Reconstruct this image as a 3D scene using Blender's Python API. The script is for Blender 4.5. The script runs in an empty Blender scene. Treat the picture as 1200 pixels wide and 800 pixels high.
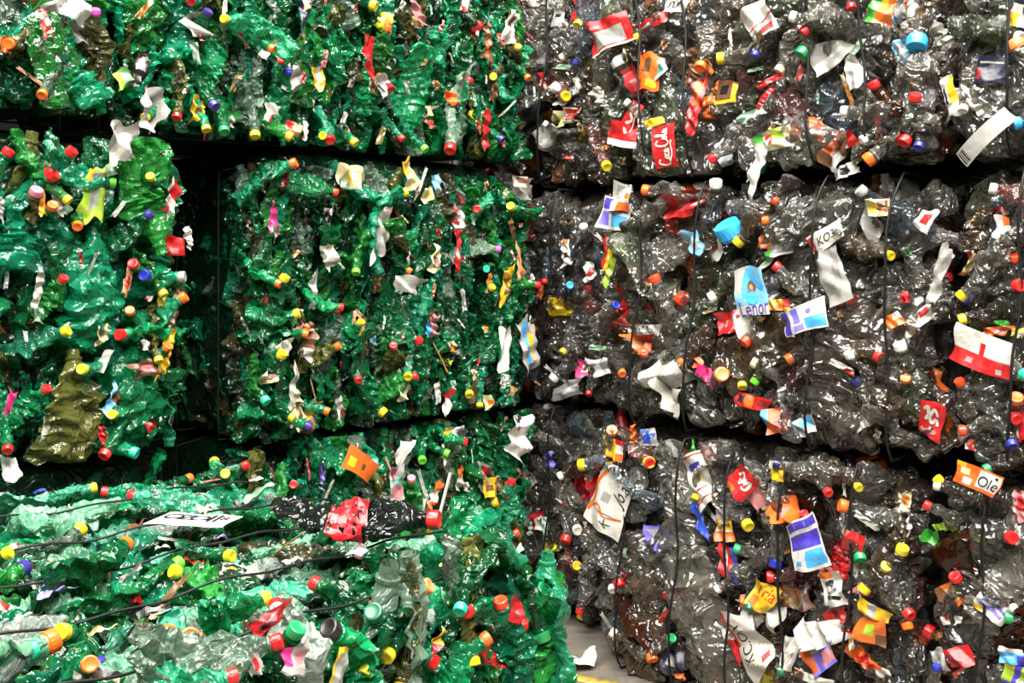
import bpy, math, random
import numpy as np
from mathutils import Matrix, Vector

random.seed(7)
RNG = np.random.default_rng(7)
SC = bpy.context.scene
COL = SC.collection
PI = math.pi

# ------------------------------------------------------------------ camera
FPX, CX, HY, EYE = 1295.0, 600.0, 290.0, 1.6
cam_data = bpy.data.cameras.new('camera')
cam_data.sensor_width = 36.0
cam_data.lens = FPX / 1200.0 * 36.0
cam_data.shift_y = -(400.0 - HY) / 1200.0
cam_data.clip_start = 0.05
cam = bpy.data.objects.new('camera', cam_data)
COL.objects.link(cam)
cam.location = (0, 0, EYE)
cam.rotation_euler = (PI / 2, 0, 0)
SC.camera = cam


def ray(px, py):
    return np.array([(px - CX) / FPX, 1.0, (HY - py) / FPX])


# ------------------------------------------------------------------ materials
def rgb(h):
    h = h.lstrip('#')
    v = [int(h[i:i + 2], 16) / 255 for i in (0, 2, 4)]
    return tuple([(c / 12.92 if c <= .04045 else ((c + .055) / 1.055) ** 2.4) for c in v] + [1.0])


class NT:
    def __init__(self, name):
        self.m = bpy.data.materials.new(name)
        self.m.use_nodes = True
        self.t = self.m.node_tree
        self.t.nodes.clear()
        self.out = self.n('ShaderNodeOutputMaterial')

    def n(self, kind, **kw):
        nd = self.t.nodes.new(kind)
        for k, v in kw.items():
            setattr(nd, k, v)
        return nd

    def l(self, a, b):
        self.t.links.new(a, b)


def coords(b, scale):
    tc = b.n('ShaderNodeTexCoord')
    oi = b.n('ShaderNodeObjectInfo')
    mul = b.n('ShaderNodeVectorMath', operation='MULTIPLY_ADD')
    b.l(oi.outputs['Random'], mul.inputs[0])
    mul.inputs[1].default_value = (17.0, 31.0, 11.0)
    b.l(tc.outputs['Object'], mul.inputs[2])
    return mul.outputs[0], oi.outputs['Random']


def plastic(name, tint, body, opacity, rough=.12, bump=.55, dirt=.25, dirt_col='#4a4438', vary=.45, trans=.35, ior=1.5, peb=.4, rim=.3):
    """Thin crumpled PET film: see-through tint, some body colour, glossy coat, wrinkle bump and grime."""
    b = NT(name)
    co, rnd = coords(b, 1)
    nz = b.n('ShaderNodeTexNoise')
    b.l(co, nz.inputs['Vector'])
    nz.inputs['Scale'].default_value = 13
    nz.inputs['Detail'].default_value = 2
    nz.inputs['Distortion'].default_value = 1.6
    sub = b.n('ShaderNodeMath', operation='SUBTRACT')
    b.l(nz.outputs['Fac'], sub.inputs[0])
    sub.inputs[1].default_value = .5
    ab = b.n('ShaderNodeMath', operation='ABSOLUTE')
    b.l(sub.outputs[0], ab.inputs[0])
    crease = b.n('ShaderNodeMath', operation='MULTIPLY')
    b.l(ab.outputs[0], crease.inputs[0])
    crease.inputs[1].default_value = 2.6
    vo = b.n('ShaderNodeTexVoronoi', feature='F1')
    b.l(co, vo.inputs['Vector'])
    vo.inputs['Scale'].default_value = 34
    hm = b.n('ShaderNodeMath', operation='MULTIPLY_ADD')
    b.l(vo.outputs['Distance'], hm.inputs[0])
    hm.inputs[1].default_value = peb
    b.l(crease.outputs[0], hm.inputs[2])
    bp = b.n('ShaderNodeBump')
    bp.inputs['Strength'].default_value = bump
    bp.inputs['Distance'].default_value = .022
    b.l(hm.outputs[0], bp.inputs['Height'])
    dz = b.n('ShaderNodeTexNoise')
    b.l(co, dz.inputs['Vector'])
    dz.inputs['Scale'].default_value = 11
    dz.inputs['Detail'].default_value = 4
    dr = b.n('ShaderNodeMapRange')
    b.l(dz.outputs['Fac'], dr.inputs['Value'])
    dr.inputs['From Min'].default_value = .5
    dr.inputs['From Max'].default_value = .72
    dr.inputs['To Max'].default_value = dirt
    # per-object brightness
    vr = b.n('ShaderNodeMapRange')
    b.l(rnd, vr.inputs['Value'])
    vr.inputs['To Min'].default_value = 1 - vary
    vr.inputs['To Max'].default_value = 1 + vary
    hs = b.n('ShaderNodeHueSaturation')
    hs.inputs['Color'].default_value = rgb(body)
    b.l(vr.outputs[0], hs.inputs['Value'])
    mx = b.n('ShaderNodeMix', data_type='RGBA')
    b.l(dr.outputs[0], mx.inputs['Factor'])
    b.l(hs.outputs[0], mx.inputs[6])
    mx.inputs[7].default_value = rgb(dirt_col)
    bodyc = mx.outputs[2]
    df = b.n('ShaderNodeBsdfDiffuse')
    tl = b.n('ShaderNodeBsdfTranslucent')
    b.l(bodyc, df.inputs['Color'])
    b.l(bodyc, tl.inputs['Color'])
    b.l(bp.outputs[0], df.inputs['Normal'])
    b.l(bp.outputs[0], tl.inputs['Normal'])
    m1 = b.n('ShaderNodeMixShader')
    m1.inputs[0].default_value = trans
    b.l(df.outputs[0], m1.inputs[1])
    b.l(tl.outputs[0], m1.inputs[2])
    tr = b.n('ShaderNodeBsdfTransparent')
    tr.inputs['Color'].default_value = rgb(tint)
    m2 = b.n('ShaderNodeMixShader')
    ad = b.n('ShaderNodeMath', operation='ADD', use_clamp=True)
    b.l(dr.outputs[0], ad.inputs[0])
    ad.inputs[1].default_value = opacity
    lw = b.n('ShaderNodeLayerWeight')       # film is denser where one looks along it
    lw.inputs['Blend'].default_value = .5
    pw = b.n('ShaderNodeMath', operation='POWER')
    b.l(lw.outputs['Facing'], pw.inputs[0])
    pw.inputs[1].default_value = 2.5
    ma = b.n('ShaderNodeMath', operation='MULTIPLY_ADD', use_clamp=True)
    b.l(pw.outputs[0], ma.inputs[0])
    ma.inputs[1].default_value = rim
    b.l(ad.outputs[0], ma.inputs[2])
    b.l(ma.outputs[0], m2.inputs[0])
    b.l(tr.outputs[0], m2.inputs[1])
    b.l(m1.outputs[0], m2.inputs[2])
    fr = b.n('ShaderNodeFresnel')
    fr.inputs['IOR'].default_value = ior
    b.l(bp.outputs[0], fr.inputs['Normal'])
    gl = b.n('ShaderNodeBsdfGlossy')
    gl.inputs['Roughness'].default_value = rough
    b.l(bp.outputs[0], gl.inputs['Normal'])
    m3 = b.n('ShaderNodeMixShader')
    b.l(fr.outputs[0], m3.inputs[0])
    b.l(m2.outputs[0], m3.inputs[1])
    b.l(gl.outputs[0], m3.inputs[2])
    b.l(m3.outputs[0], b.out.inputs['Surface'])
    return b.m


def solid(name, col, rough=.4, metal=0.0, bump=0.0, bscale=60, coat=0.0, stain=None, stain_amt=.0):
    b = NT(name)
    p = b.n('ShaderNodeBsdfPrincipled')
    p.inputs['Base Color'].default_value = rgb(col)
    p.inputs['Roughness'].default_value = rough
    p.inputs['Metallic'].default_value = metal
    p.inputs['Coat Weight'].default_value = coat
    co, rnd = coords(b, 1)
    nz = b.n('ShaderNodeTexNoise')
    b.l(co, nz.inputs['Vector'])
    nz.inputs['Scale'].default_value = bscale
    nz.inputs['Detail'].default_value = 4
    if bump:
        bp = b.n('ShaderNodeBump')
        bp.inputs['Strength'].default_value = bump
        bp.inputs['Distance'].default_value = .01
        b.l(nz.outputs['Fac'], bp.inputs['Height'])
        b.l(bp.outputs[0], p.inputs['Normal'])
    if stain:
        mr = b.n('ShaderNodeMapRange')
        b.l(nz.outputs['Fac'], mr.inputs['Value'])
        mr.inputs['From Min'].default_value = .45
        mr.inputs['From Max'].default_value = .7
        mr.inputs['To Max'].default_value = stain_amt
        mx = b.n('ShaderNodeMix', data_type='RGBA')
        b.l(mr.outputs[0], mx.inputs['Factor'])
        mx.inputs[6].default_value = rgb(col)
        mx.inputs[7].default_value = rgb(stain)
        b.l(mx.outputs[2], p.inputs['Base Color'])
    b.l(p.outputs[0], b.out.inputs['Surface'])
    return b.m


def two_tone(name, c1, c2, c3, scale=9, rough=.3):
    """Printed film: bands and blots of three inks."""
    b = NT(name)
    co, rnd = coords(b, 1)
    p = b.n('ShaderNodeBsdfPrincipled')
    p.inputs['Roughness'].default_value = rough
    vz = b.n('ShaderNodeTexVoronoi')
    b.l(co, vz.inputs['Vector'])
    vz.inputs['Scale'].default_value = scale
    sp = b.n('ShaderNodeSeparateColor')
    b.l(vz.outputs['Color'], sp.inputs[0])
    cr = b.n('ShaderNodeValToRGB')
    cr.color_ramp.interpolation = 'CONSTANT'
    e = cr.color_ramp.elements
    e[0].color = rgb(c1)
    e[1].position = .55
    e[1].color = rgb(c2)
    x = e.new(.82)
    x.color = rgb(c3)
    b.l(sp.outputs[0], cr.inputs[0])
    b.l(cr.outputs[0], p.inputs['Base Color'])
    nz = b.n('ShaderNodeTexNoise')
    b.l(co, nz.inputs['Vector'])
    nz.inputs['Scale'].default_value = 40
    bp = b.n('ShaderNodeBump')
    bp.inputs['Strength'].default_value = .5
    bp.inputs['Distance'].default_value = .01
    b.l(nz.outputs['Fac'], bp.inputs['Height'])
    b.l(bp.outputs[0], p.inputs['Normal'])
    b.l(p.outputs[0], b.out.inputs['Surface'])
    return b.m


GREEN = [
    plastic('emerald_pet', '#3cc486', '#1aa866', .38),
    plastic('teal_green_pet', '#3cc49c', '#1aab78', .38),
    plastic('leaf_green_pet', '#55c062', '#38a84a', .38),
    plastic('deep_green_pet', '#1f8048', '#0d6a38', .45),
    plastic('bottle_green_pet', '#2a9c5c', '#127c46', .42),
    plastic('grey_green_pet', '#a0bfa8', '#86a48c', .4, rough=.2, dirt=.5),
    plastic('olive_pet', '#a0a058', '#767a3a', .42, dirt=.4),
    plastic('sea_green_pet', '#66d8ac', '#3abf8a', .36),
    plastic('brownish_green_pet', '#7a7a48', '#56542e', .5, dirt=.5),
]
GREEN_W = [5, 4, 3, 3.4, 4, 1.8, 1.4, 3, .9]
DUSTY_SHEEN = [  # dusty film, paler to paint in the light reflected off the bale top
    plastic('dusty_sheen_green_pet', '#74c49a', '#6aab86', .6, rough=.26, dirt=.7, dirt_col='#9a9f94'),
    plastic('dusty_sheen_grey_pet', '#afbfaf', '#9dab9f', .6, rough=.28, dirt=.6, dirt_col='#8a897e'),
    plastic('dusty_sheen_teal_pet', '#5ac49a', '#46b48c', .5, rough=.2, dirt=.5, dirt_col='#a0a79c'),
]
CLEAR = [
    plastic('clear_pet', '#eceae4', '#cfcabc', .07, rough=.14, dirt=.1, trans=.5, bump=1.0, ior=1.85, peb=.2, rim=.55),
    plastic('hazy_clear_pet', '#dddbd2', '#c4beb0', .15, rough=.2, dirt=.16, trans=.5, bump=1.0, ior=1.85, peb=.2, rim=.55),
    plastic('smoky_pet', '#c2b9aa', '#9c9080', .12, rough=.2, dirt=.16, trans=.5, bump=1.0, ior=1.85, peb=.2, rim=.55),
    plastic('brownish_clear_pet', '#cdb898', '#97836a', .12, rough=.15, dirt=.16, trans=.5, bump=1.0, ior=1.85, peb=.2, rim=.55),
    plastic('greenish_clear_pet', '#ccd8be', '#a2ab8c', .10, rough=.15, dirt=.12, trans=.5, bump=1.0, ior=1.85, peb=.2, rim=.55),
    plastic('bluish_clear_pet', '#c8d8e0', '#9cacb6', .09, rough=.14, dirt=.12, trans=.5, bump=1.0, ior=1.85, peb=.2, rim=.55),
    plastic('pinkish_clear_pet', '#d8a89c', '#b07a70', .2, rough=.15, dirt=.12, trans=.5, bump=1.0, ior=1.85, peb=.2, rim=.55),
    plastic('brown_pet', '#6e3a1c', '#4a2410', .4, rough=.1),
]
CLEAR_W = [7, 5, 3, 2.4, 2, 1.4, .9, .3]
FILL_DARK_GREEN = plastic('inner_shade_green_pet', '#0a3a20', '#06301a', .85, rough=.2)  # core plastic, darkened to paint in the deep shade between bottles
FILL_DARK_CLEAR = plastic('inner_shade_clear_pet', '#5c554a', '#453f36', .8, rough=.2)  # same for the clear bales: gap shade put into the colour

CAPC = {
    'red': '#cf1a1c', 'orange': '#e8641a', 'yellow': '#cdb81c', 'blue': '#1d2a8c', 'purple': '#2b2470', 'white': '#d8d4c8',
    'green': '#0b8a4c', 'teal': '#1fb08a', 'lime': '#5fc02a', 'black': '#141414', 'navy': '#0d1640', 'sky': '#2aa0e0',
    'peach': '#ef8a50', 'pink': '#d84fc0', 'rose': '#d9788c', 'beige': '#cdb892', 'brown': '#8c4a1a', 'redorange': '#e63a14', 'grey': '#9a9a98', 'dkgreen': '#0a5a3c',
}
CAPM = {k: solid(k + '_cap_plastic', v, .32, stain='#5a5040', stain_amt=.25, bscale=30) for k, v in CAPC.items()}
INKC = {
    'white': '#bebbb2', 'paper': '#9c998f', 'red': '#a81216', 'dkred': '#7d0f12', 'orange': '#cc5c18', 'yellow': '#c9a21c', 'blue': '#2246b4',
    'purple': '#3c2f9a', 'violet': '#6a5fc0', 'sky': '#3a90c4', 'ltblue': '#6fa8c4', 'black': '#0e0e10', 'green': '#2f8f2c', 'lime': '#8aa82c', 'grey': '#8e8d88',
    'silver': '#8f8d87', 'skin': '#c48a66', 'brown': '#5a3820', 'magenta': '#b01c60', 'navy': '#10142c', 'cream': '#b5ab80', 'pinkish': '#a86a6c', 'teal': '#1f8c84',
}
INK = {k: solid(k + '_print', v, .38, bump=.25, bscale=45, stain='#6a6050', stain_amt=.22) for k, v in INKC.items()}
WRAP = [
    two_tone('red_white_sleeve', '#b3141a', '#d0ccc4', '#7d1014'),
    two_tone('orange_sleeve', '#d8641a', '#e0b020', '#a82a14'),
    two_tone('blue_white_sleeve', '#c8ccd2', '#2a4cae', '#5aa6d4'),
    two_tone('white_sleeve', '#c6c3ba', '#a9a69c', '#b0341f'),
    two_tone('yellow_sleeve', '#d8b81c', '#c2541c', '#d4d0c4'),
    two_tone('dark_sleeve', '#18171a', '#701216', '#8a887f'),
    two_tone('lime_sleeve', '#7fae2c', '#d0c83a', '#c8c6bc'),
]
SCRAPM = [
    two_tone('white_red_scrap', '#b4b0a6', '#8a2a22', '#8a867c', 16),
    two_tone('brown_scrap', '#5a3e26', '#8a6440', '#33261a', 16),
    two_tone('dark_scrap', '#1d1a18', '#4a4238', '#6e6a60', 16),
    two_tone('grey_scrap', '#98968c', '#6e6c64', '#b6b4ac', 16),
    two_tone('red_scrap', '#7d1a18', '#9c4438', '#4a1412', 16),
    two_tone('tan_scrap', '#8a7a50', '#a8682c', '#bab49a', 16),
    two_tone('pale_green_scrap', '#7a9a80', '#4a6e50', '#a9b8a6', 16),
]
WIRE = solid('black_wire', '#0b0a0a', .55, metal=.3)


# ------------------------------------------------------------------ mesh helpers
def mesh_from(name, V, Fs, mats, midx=None, smooth=True, sharp=32):
    """V n x 3, Fs list of arrays (m x k)."""
    me = bpy.data.meshes.new(name)
    V = np.asarray(V, dtype=np.float32)
    me.vertices.add(len(V))
    me.vertices.foreach_set('co', V.ravel())
    loops = np.concatenate([np.asarray(f, dtype=np.int32).ravel() for f in Fs])
    counts = np.concatenate([np.full(len(f), np.asarray(f).shape[1], dtype=np.int32) for f in Fs])
    starts = np.concatenate([[0], np.cumsum(counts)[:-1]]).astype(np.int32)
    me.loops.add(len(loops))
    me.loops.foreach_set('vertex_index', loops)
    me.polygons.add(len(counts))
    me.polygons.foreach_set('loop_start', starts)
    me.polygons.foreach_set('loop_total', counts)
    if midx is not None:
        me.polygons.foreach_set('material_index', np.asarray(midx, dtype=np.int32))
    for m in mats:
        me.materials.append(m)
    me.update(calc_edges=True)
    me.validate()
    if smooth:
        me.polygons.foreach_set('use_smooth', np.ones(len(me.polygons), dtype=bool))
        if sharp:
            me.set_sharp_from_angle(angle=math.radians(sharp))
    return me


def grid_faces(rows, cols, wrap):
    i = np.arange(rows - 1)[:, None]
    j = np.arange(cols if wrap else cols - 1)[None, :]
    j2 = (j + 1) % cols
    a = i * cols + j
    return np.stack([a, i * cols + j2, (i + 1) * cols + j2, (i + 1) * cols + j], -1).reshape(-1, 4)


def tri(x):
    return np.abs((x % 2.0) - 1.0) * 2 - 1


def sstep(a, b, x):
    t = np.clip((x - a) / (b - a), 0, 1)
    return t * t * (3 - 2 * t)


# ------------------------------------------------------------------ crushed bottles
BIG = [(0, .02), (0, .5), (.012, .85), (.04, 1), (.16, 1), (.17, .96), (.185, .96), (.195, 1), (.30, 1), (.315, .93), (.335, .93), (.35, 1), (.36, .985), (.50, .985), (.51, 1),
       (.525, .94), (.545, .94), (.56, 1), (.66, .97), (.72, .88), (.78, .74), (.84, .56), (.89, .40), (.915, .33), (.925, .38), (.94, .38), (.945, .30), (1.0, .30)]
SLIM = [(0, .02), (0, .5), (.012, .86), (.04, 1), (.12, 1), (.13, .9), (.15, .9), (.16, 1), (.22, 1), (.23, .9), (.25, .9), (.26, 1), (.34, 1), (.35, .98), (.56, .98), (.57, 1), (.62, .92), (.63, .99),
        (.70, .93), (.77, .78), (.83, .6), (.88, .47), (.905, .42), (.915, .50), (.93, .50), (.935, .40), (1.0, .40)]


class Variant:
    pass


def make_variant(name, prof, L, R, seed, flat, widen, fold_a, bend, squash=0.0, twist=0.0, n=28, dents=4, capr=.0195):
    rg = np.random.default_rng(seed)
    pz = np.array([p[0] for p in prof]) * L
    pr = np.array([p[1] for p in prof]) * R
    # densify
    zs, rs = [pz[0]], [pr[0]]
    for k in range(1, len(pz)):
        m = max(1, int(round((pz[k] - pz[k - 1]) / (L * .026))))
        for q in range(1, m + 1):
            zs.append(pz[k - 1] + (pz[k] - pz[k - 1]) * q / m)
            rs.append(pr[k - 1] + (pr[k] - pr[k - 1]) * q / m)
    zs, rs = np.array(zs), np.array(rs)
    th = np.arange(n) / n * 2 * PI
    folds = []
    for k in range(6):
        ang = rg.uniform(0, PI)
        folds.append((math.cos(ang), math.sin(ang), rg.uniform(10, 34), rg.uniform(0, 2), rg.uniform(.4, 1.0), rg.choice([0, 0, 1])))
    for k in range(4):
        ang = rg.uniform(0, PI)
        folds.append((math.cos(ang), math.sin(ang), rg.uniform(45, 75), rg.uniform(0, 2), rg.uniform(.25, .45), rg.choice([0, 1])))
    dl = [(rg.uniform(-.8, .8) * R, rg.uniform(.1, .7) * L, rg.choice([-1, 1]), rg.uniform(.5, 1.0) * R, rg.uniform(.3, .9) * R) for _ in range(dents)]
    waves = [(rg.normal(size=3) * 16, rg.uniform(0, 6.28), rg.normal(size=3) * .006) for _ in range(6)]

    def deform(P):
        x, y, z = P[:, 0].copy(), P[:, 1].copy(), P[:, 2].copy()
        w = 1 - sstep(.74 * L, .92 * L, z)
        side = np.sign(y)
        for (dx, dz, s, rad, dep) in dl:      # thumb dents
            d2 = ((x - dx) ** 2 + (z - dz) ** 2) / rad ** 2
            m = (side == s)
            y = y - m * s * dep * np.exp(-d2 * 1.6) * w * np.minimum(1, np.abs(y) / (.3 * R))
        y = y * (1 - (1 - flat) * w)
        x = x * (1 + widen * w)
        for (cx_, cz_, fr, ph, am, both) in folds:
            t = tri((x * cx_ + z * cz_) * fr + ph + 1.1 * np.sin(x * 23 + z * 9 + ph * 3) + .9 * np.sin(z * 17 - x * 15 + ph * 5)) * fold_a * am * w
            y = y + (t if both == 0 else t * side * np.minimum(1, np.abs(y) / .006))
        if squash:
            zz = z / L
            z = z - squash * L * sstep(.05, .75, zz)
            x = x + w * fold_a * 1.2 * tri(zz * 9 + 1.2 * np.sin(zz * 7 + seed))
        for (kv, ph, am) in waves:
            s_ = np.sin(P @ kv + ph) * w
            x, y, z = x + s_ * am[0], y + s_ * am[1], z + s_ * am[2] * .5
        if twist:
            a = twist * (z / L)
            x, y = x * np.cos(a) - y * np.sin(a), x * np.sin(a) + y * np.cos(a)
        if abs(bend) > 1e-3:
            k = bend / L
            zc = z - L * .45
            y2 = y + 0
            z = np.sin(k * zc) * (1 / k - y2) + L * .45
            y = 1 / k - np.cos(k * zc) * (1 / k - y2)
        return np.stack([x, y, z], 1)

    def ring(zs_, rs_):
        P = np.stack([np.outer(rs_, np.cos(th)), np.outer(rs_, np.sin(th)), np.repeat(zs_[:, None], n, 1)], -1).reshape(-1, 3)
        return P

    P0 = ring(zs, rs)
    V = deform(P0)
    ctr = (V.min(0) + V.max(0)) / 2
    V -= ctr
    v = Variant()
    v.V, v.F = V, grid_faces(len(zs), n, True)
    cap_face = (np.arange(n)[None, ::-1]).astype(int)
    v.name = name
    v.mesh = mesh_from(name, V, [v.F], [GREEN[0]], sharp=28)
    zb = np.linspace(.34, .56, 7) * L
    rb = np.interp(zb, zs, rs) * 1.03 + .0015
    W_ = deform(ring(zb, rb)) - ctr
    v.wrap = mesh_from(name + '_sleeve', W_, [grid_faces(7, n, True)], [WRAP[0]], sharp=28)
    # neck frame
    T = deform(np.array([[0, 0, .945 * L], [0, 0, L], [.005, 0, .945 * L]])) - ctr
    ax = T[1] - T[0]
    ax /= np.linalg.norm(ax)
    xx = T[2] - T[0]
    xx -= ax * xx.dot(ax)
    xx /= np.linalg.norm(xx)
    yy = np.cross(ax, xx)
    v.capM = Matrix(((xx[0], yy[0], ax[0], T[0][0]), (xx[1], yy[1], ax[1], T[0][1]), (xx[2], yy[2], ax[2], T[0][2]), (0, 0, 0, 1)))
    v.cap_pos = T[1].copy()
    v.cap_ax = ax
    v.half = (V.max(0) - V.min(0)) / 2
    v.capscale = (np.interp(.98 * L, zs, rs) * 1.22) / .0195
    return v


def cap_mesh():
    n = 36
    prof = [(0.0, .0), (0.0165, .0), (.0172, .002), (.0172, .0045), (.0195, .005), (.0195, .021), (.0182, .0235), (.0150, .0245), (.0142, .0240), (.0, .0240)]
    rows = []
    for k, (r, z) in enumerate(prof):
        a = np.arange(n) / n * 2 * PI
        rr = np.full(n, r)
        if k in (4, 5):
            rr = rr * np.where(np.arange(n) % 2 == 0, 1.0, .955)
        rows.append(np.stack([rr * np.cos(a), rr * np.sin(a), np.full(n, z)], 1))
    V = np.concatenate(rows)
    return mesh_from('screw_cap', V, [grid_faces(len(prof), n, True)], [CAPM['red']], sharp=35)


CAP = cap_mesh()

VG, VC = [], []     # green (flatter) and clear (rounder) families
sd = 100
for k in range(9):
    prof, L, R = (BIG, .345, .053) if k % 3 else (SLIM, .27, .038)
    VG.append(make_variant('crushed_bottle', prof, L * (1 + .08 * math.sin(k * 2.1)), R, sd + k, flat=[.28, .38, .22, .45, .3, .55, .25, .35, .42][k], widen=.32, fold_a=.0075,
                           bend=[0, .5, -.4, .9, 0, -1.1, .3, 1.5, -.6][k], squash=[0, .1, 0, .25, 0, .05, .35, 0, .15][k], twist=[0, .4, -.5, 0, .8, 0, .3, -.3, 0][k]))
for k in range(9):
    prof, L, R = (BIG, .345, .055) if k % 3 else (SLIM, .26, .038)
    VC.append(make_variant('crushed_bottle', prof, L * (1 + .09 * math.sin(k * 1.7)), R, sd + 40 + k, flat=[.5, .62, .4, .75, .55, .45, .7, .35, .6][k], widen=[.2, .15, .28, .08, .2, .25, .1, .3, .15][k], fold_a=.0065,
                           bend=[0, .4, -.5, .2, 0, -1.0, .3, 1.3, -.3][k], squash=[0, .1, 0, .1, .3, .05, .2, 0, 0][k], twist=[0, .4, -.5, 0, .5, 0, .3, -.3, .2][k], dents=6))


VS = []     # strips: pressed nearly flat, seen on edge
for k in range(7):
    VS.append(make_variant('crushed_bottle', BIG if k % 2 else SLIM, .33 + .02 * (k % 3), .05 if k % 2 else .04, 310 + k, flat=[.2, .3, .16, .36, .24, .42, .28][k], widen=.4, fold_a=.007, bend=[0, .15, -.2, 0, .25, -.1, .1][k],
                           squash=[0, .15, .3, 0, .2, 0, .35][k], twist=[0, .25, -.2, .3, 0, -.3, .15][k]))

# ------------------------------------------------------------------ crumpled print patches and lettering
def text_mesh(s, shear=0.0):
    cu = bpy.data.curves.new('t', 'FONT')
    cu.body = s
    cu.size = 1
    cu.shear = shear
    cu.align_x = 'CENTER'
    cu.align_y = 'CENTER'
    cu.resolution_u = 4
    ob = bpy.data.objects.new('t', cu)
    me = bpy.data.meshes.new_from_object(ob)
    V = np.zeros(len(me.vertices) * 3, dtype=np.float32)
    me.vertices.foreach_get('co', V)
    Fs = [list(p.vertices) for p in me.polygons]
    V = V.reshape(-1, 3)[:, :2].astype(float)
    bpy.data.objects.remove(ob)
    bpy.data.curves.remove(cu)
    bpy.data.meshes.remove(me)
    V -= (V.min(0) + V.max(0)) / 2
    return V, Fs


def stroke(points, w):
    """Ribbon along a smoothed polyline in the label plane."""
    if len(points) == 1:
        a = np.arange(20) / 20 * 2 * PI
        return np.array(points[0]) + w * np.stack([np.cos(a) * .85, np.sin(a)], 1), [list(range(20))]
    p = np.array(points, float)
    q = []
    for i in range(len(p) - 1):
        p0, p1, p2, p3 = p[max(i - 1, 0)], p[i], p[i + 1], p[min(i + 2, len(p) - 1)]
        for t in np.linspace(0, 1, 7)[:-1]:
            q.append(.5 * ((2 * p1) + (-p0 + p2) * t + (2 * p0 - 5 * p1 + 4 * p2 - p3) * t * t + (-p0 + 3 * p1 - 3 * p2 + p3) * t ** 3))
    q.append(p[-1])
    q = np.array(q)
    d = np.gradient(q, axis=0)
    d /= np.linalg.norm(d, axis=1)[:, None] + 1e-9
    nrm = np.stack([-d[:, 1], d[:, 0]], 1)
    ww = w * (.75 + .45 * np.abs(d[:, 1]))[:, None] / 2
    V = np.concatenate([q + nrm * ww, q - nrm * ww])
    n = len(q)
    return V, [[i, i + n, i + n + 1, i + 1] for i in range(n - 1)]


def patch(name, w, h, base, regions=(), texts=(), strokes=(), seed=0, amp=.06, curl=.0, ragged=.04, res=22):
    """A crumpled sheet w x h metres, centred, facing +z. regions (x0,y0,x1,y1,ink) in 0..1; texts (string, x, y, width, angle, ink, shear)."""
    rg = np.random.default_rng(seed + 900)
    xs = set(np.linspace(0, 1, res).round(4)) | {round(r[i], 4) for r in regions for i in (0, 2)}
    ys = set(np.linspace(0, 1, res).round(4)) | {round(r[i], 4) for r in regions for i in (1, 3)}
    xs, ys = np.array(sorted(xs)), np.array(sorted(ys))
    folds = []
    for k in range(4):
        a = rg.uniform(0, PI)
        folds.append((math.cos(a), math.sin(a), rg.uniform(1.2, 4.0), rg.uniform(0, 2), rg.uniform(.25, 1)))
    s = min(w, h)
    edge = [[(rg.uniform(2, 6 + 40 * ragged), rg.uniform(0, 6), rg.uniform(.2, 1)) for _ in range(3)] for _ in range(4)]
    cc = rg.uniform(-1, 1, 4) * ragged * 2.2

    def wob(e, q):
        return sum(am * np.sin(q * fr + ph) for fr, ph, am in e) / 2.2

    def f(U):
        u, v = U[:, 0], U[:, 1]
        du = ragged * (wob(edge[0], v) * np.clip(1 - 2 * u, 0, 1) + wob(edge[1], v) * np.clip(2 * u - 1, 0, 1)) + cc[0] * (v - .5) + cc[1] * (u - .5) * (v - .5) * 2
        dv = ragged * (wob(edge[2], u) * np.clip(1 - 2 * v, 0, 1) + wob(edge[3], u) * np.clip(2 * v - 1, 0, 1)) + cc[2] * (u - .5) + cc[3] * (u - .5) * (v - .5) * 2
        x, y = (u + du - .5) * w, (v + dv - .5) * h
        z = np.zeros_like(x)
        for (cx_, cy_, fr, ph, am) in folds:
            z += tri((x * cx_ + y * cy_) / s * fr * .6 + ph + .7 * np.sin(x / s * 1.7 + y / s * 1.1 + ph * 4)) * am * amp * s * .45
        z -= curl * ((u - .5) ** 2) * 4 * w * .5
        return np.stack([x, y, z], 1)

    gu, gv = np.meshgrid(xs, ys)
    U = np.stack([gu.ravel(), gv.ravel()], 1)
    V = [f(U)]
    Fq = grid_faces(len(ys), len(xs), False)
    cen = U[Fq].mean(1)
    inks = [base]
    mi = np.zeros(len(Fq), int)

    def ink(i):
        if i not in inks:
            inks.append(i)
        return inks.index(i)
    for r in regions:
        m = (cen[:, 0] > r[0]) & (cen[:, 0] < r[2]) & (cen[:, 1] > r[1]) & (cen[:, 1] < r[3])
        mi[m] = ink(r[4])
    Fs = [Fq]
    mids = [mi]
    off = len(V[0])

    def add2d(P, faces, ik, lift):
        nonlocal off
        base_ = f(P / np.array([w, h]) + .5)
        # keep lettering free of the ragged-edge shift
        base_[:, 2] += lift
        V.append(base_)
        for fc in faces:
            Fs.append(np.array([fc]) + off)
            mids.append(np.array([ik]))
        off += len(P)
    for t in texts:
        s_, x, y, tw, ang, ik = t[:6]
        P, faces = text_mesh(s_, t[6] if len(t) > 6 else 0)
        P = P * (tw / (P[:, 0].max() - P[:, 0].min()))
        if len(t) > 7:
            P[:, 1] *= t[7]
        c_, s2 = math.cos(ang), math.sin(ang)
        P = np.stack([P[:, 0] * c_ - P[:, 1] * s2, P[:, 0] * s2 + P[:, 1] * c_], 1) + np.array([(x - .5) * w, (y - .5) * h])
        add2d(P, faces, ink(ik), .0016)
    for si, (pts, wd, ik) in enumerate(strokes):
        P, faces = stroke([((a - .5) * w, (b_ - .5) * h) for a, b_ in pts], wd)
        add2d(P, faces, ink(ik), .0012 + .0004 * si)
    V = np.concatenate(V)
    return mesh_from(name, V, Fs, [INK[i] for i in inks], np.concatenate(mids), smooth=True, sharp=30)


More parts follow.
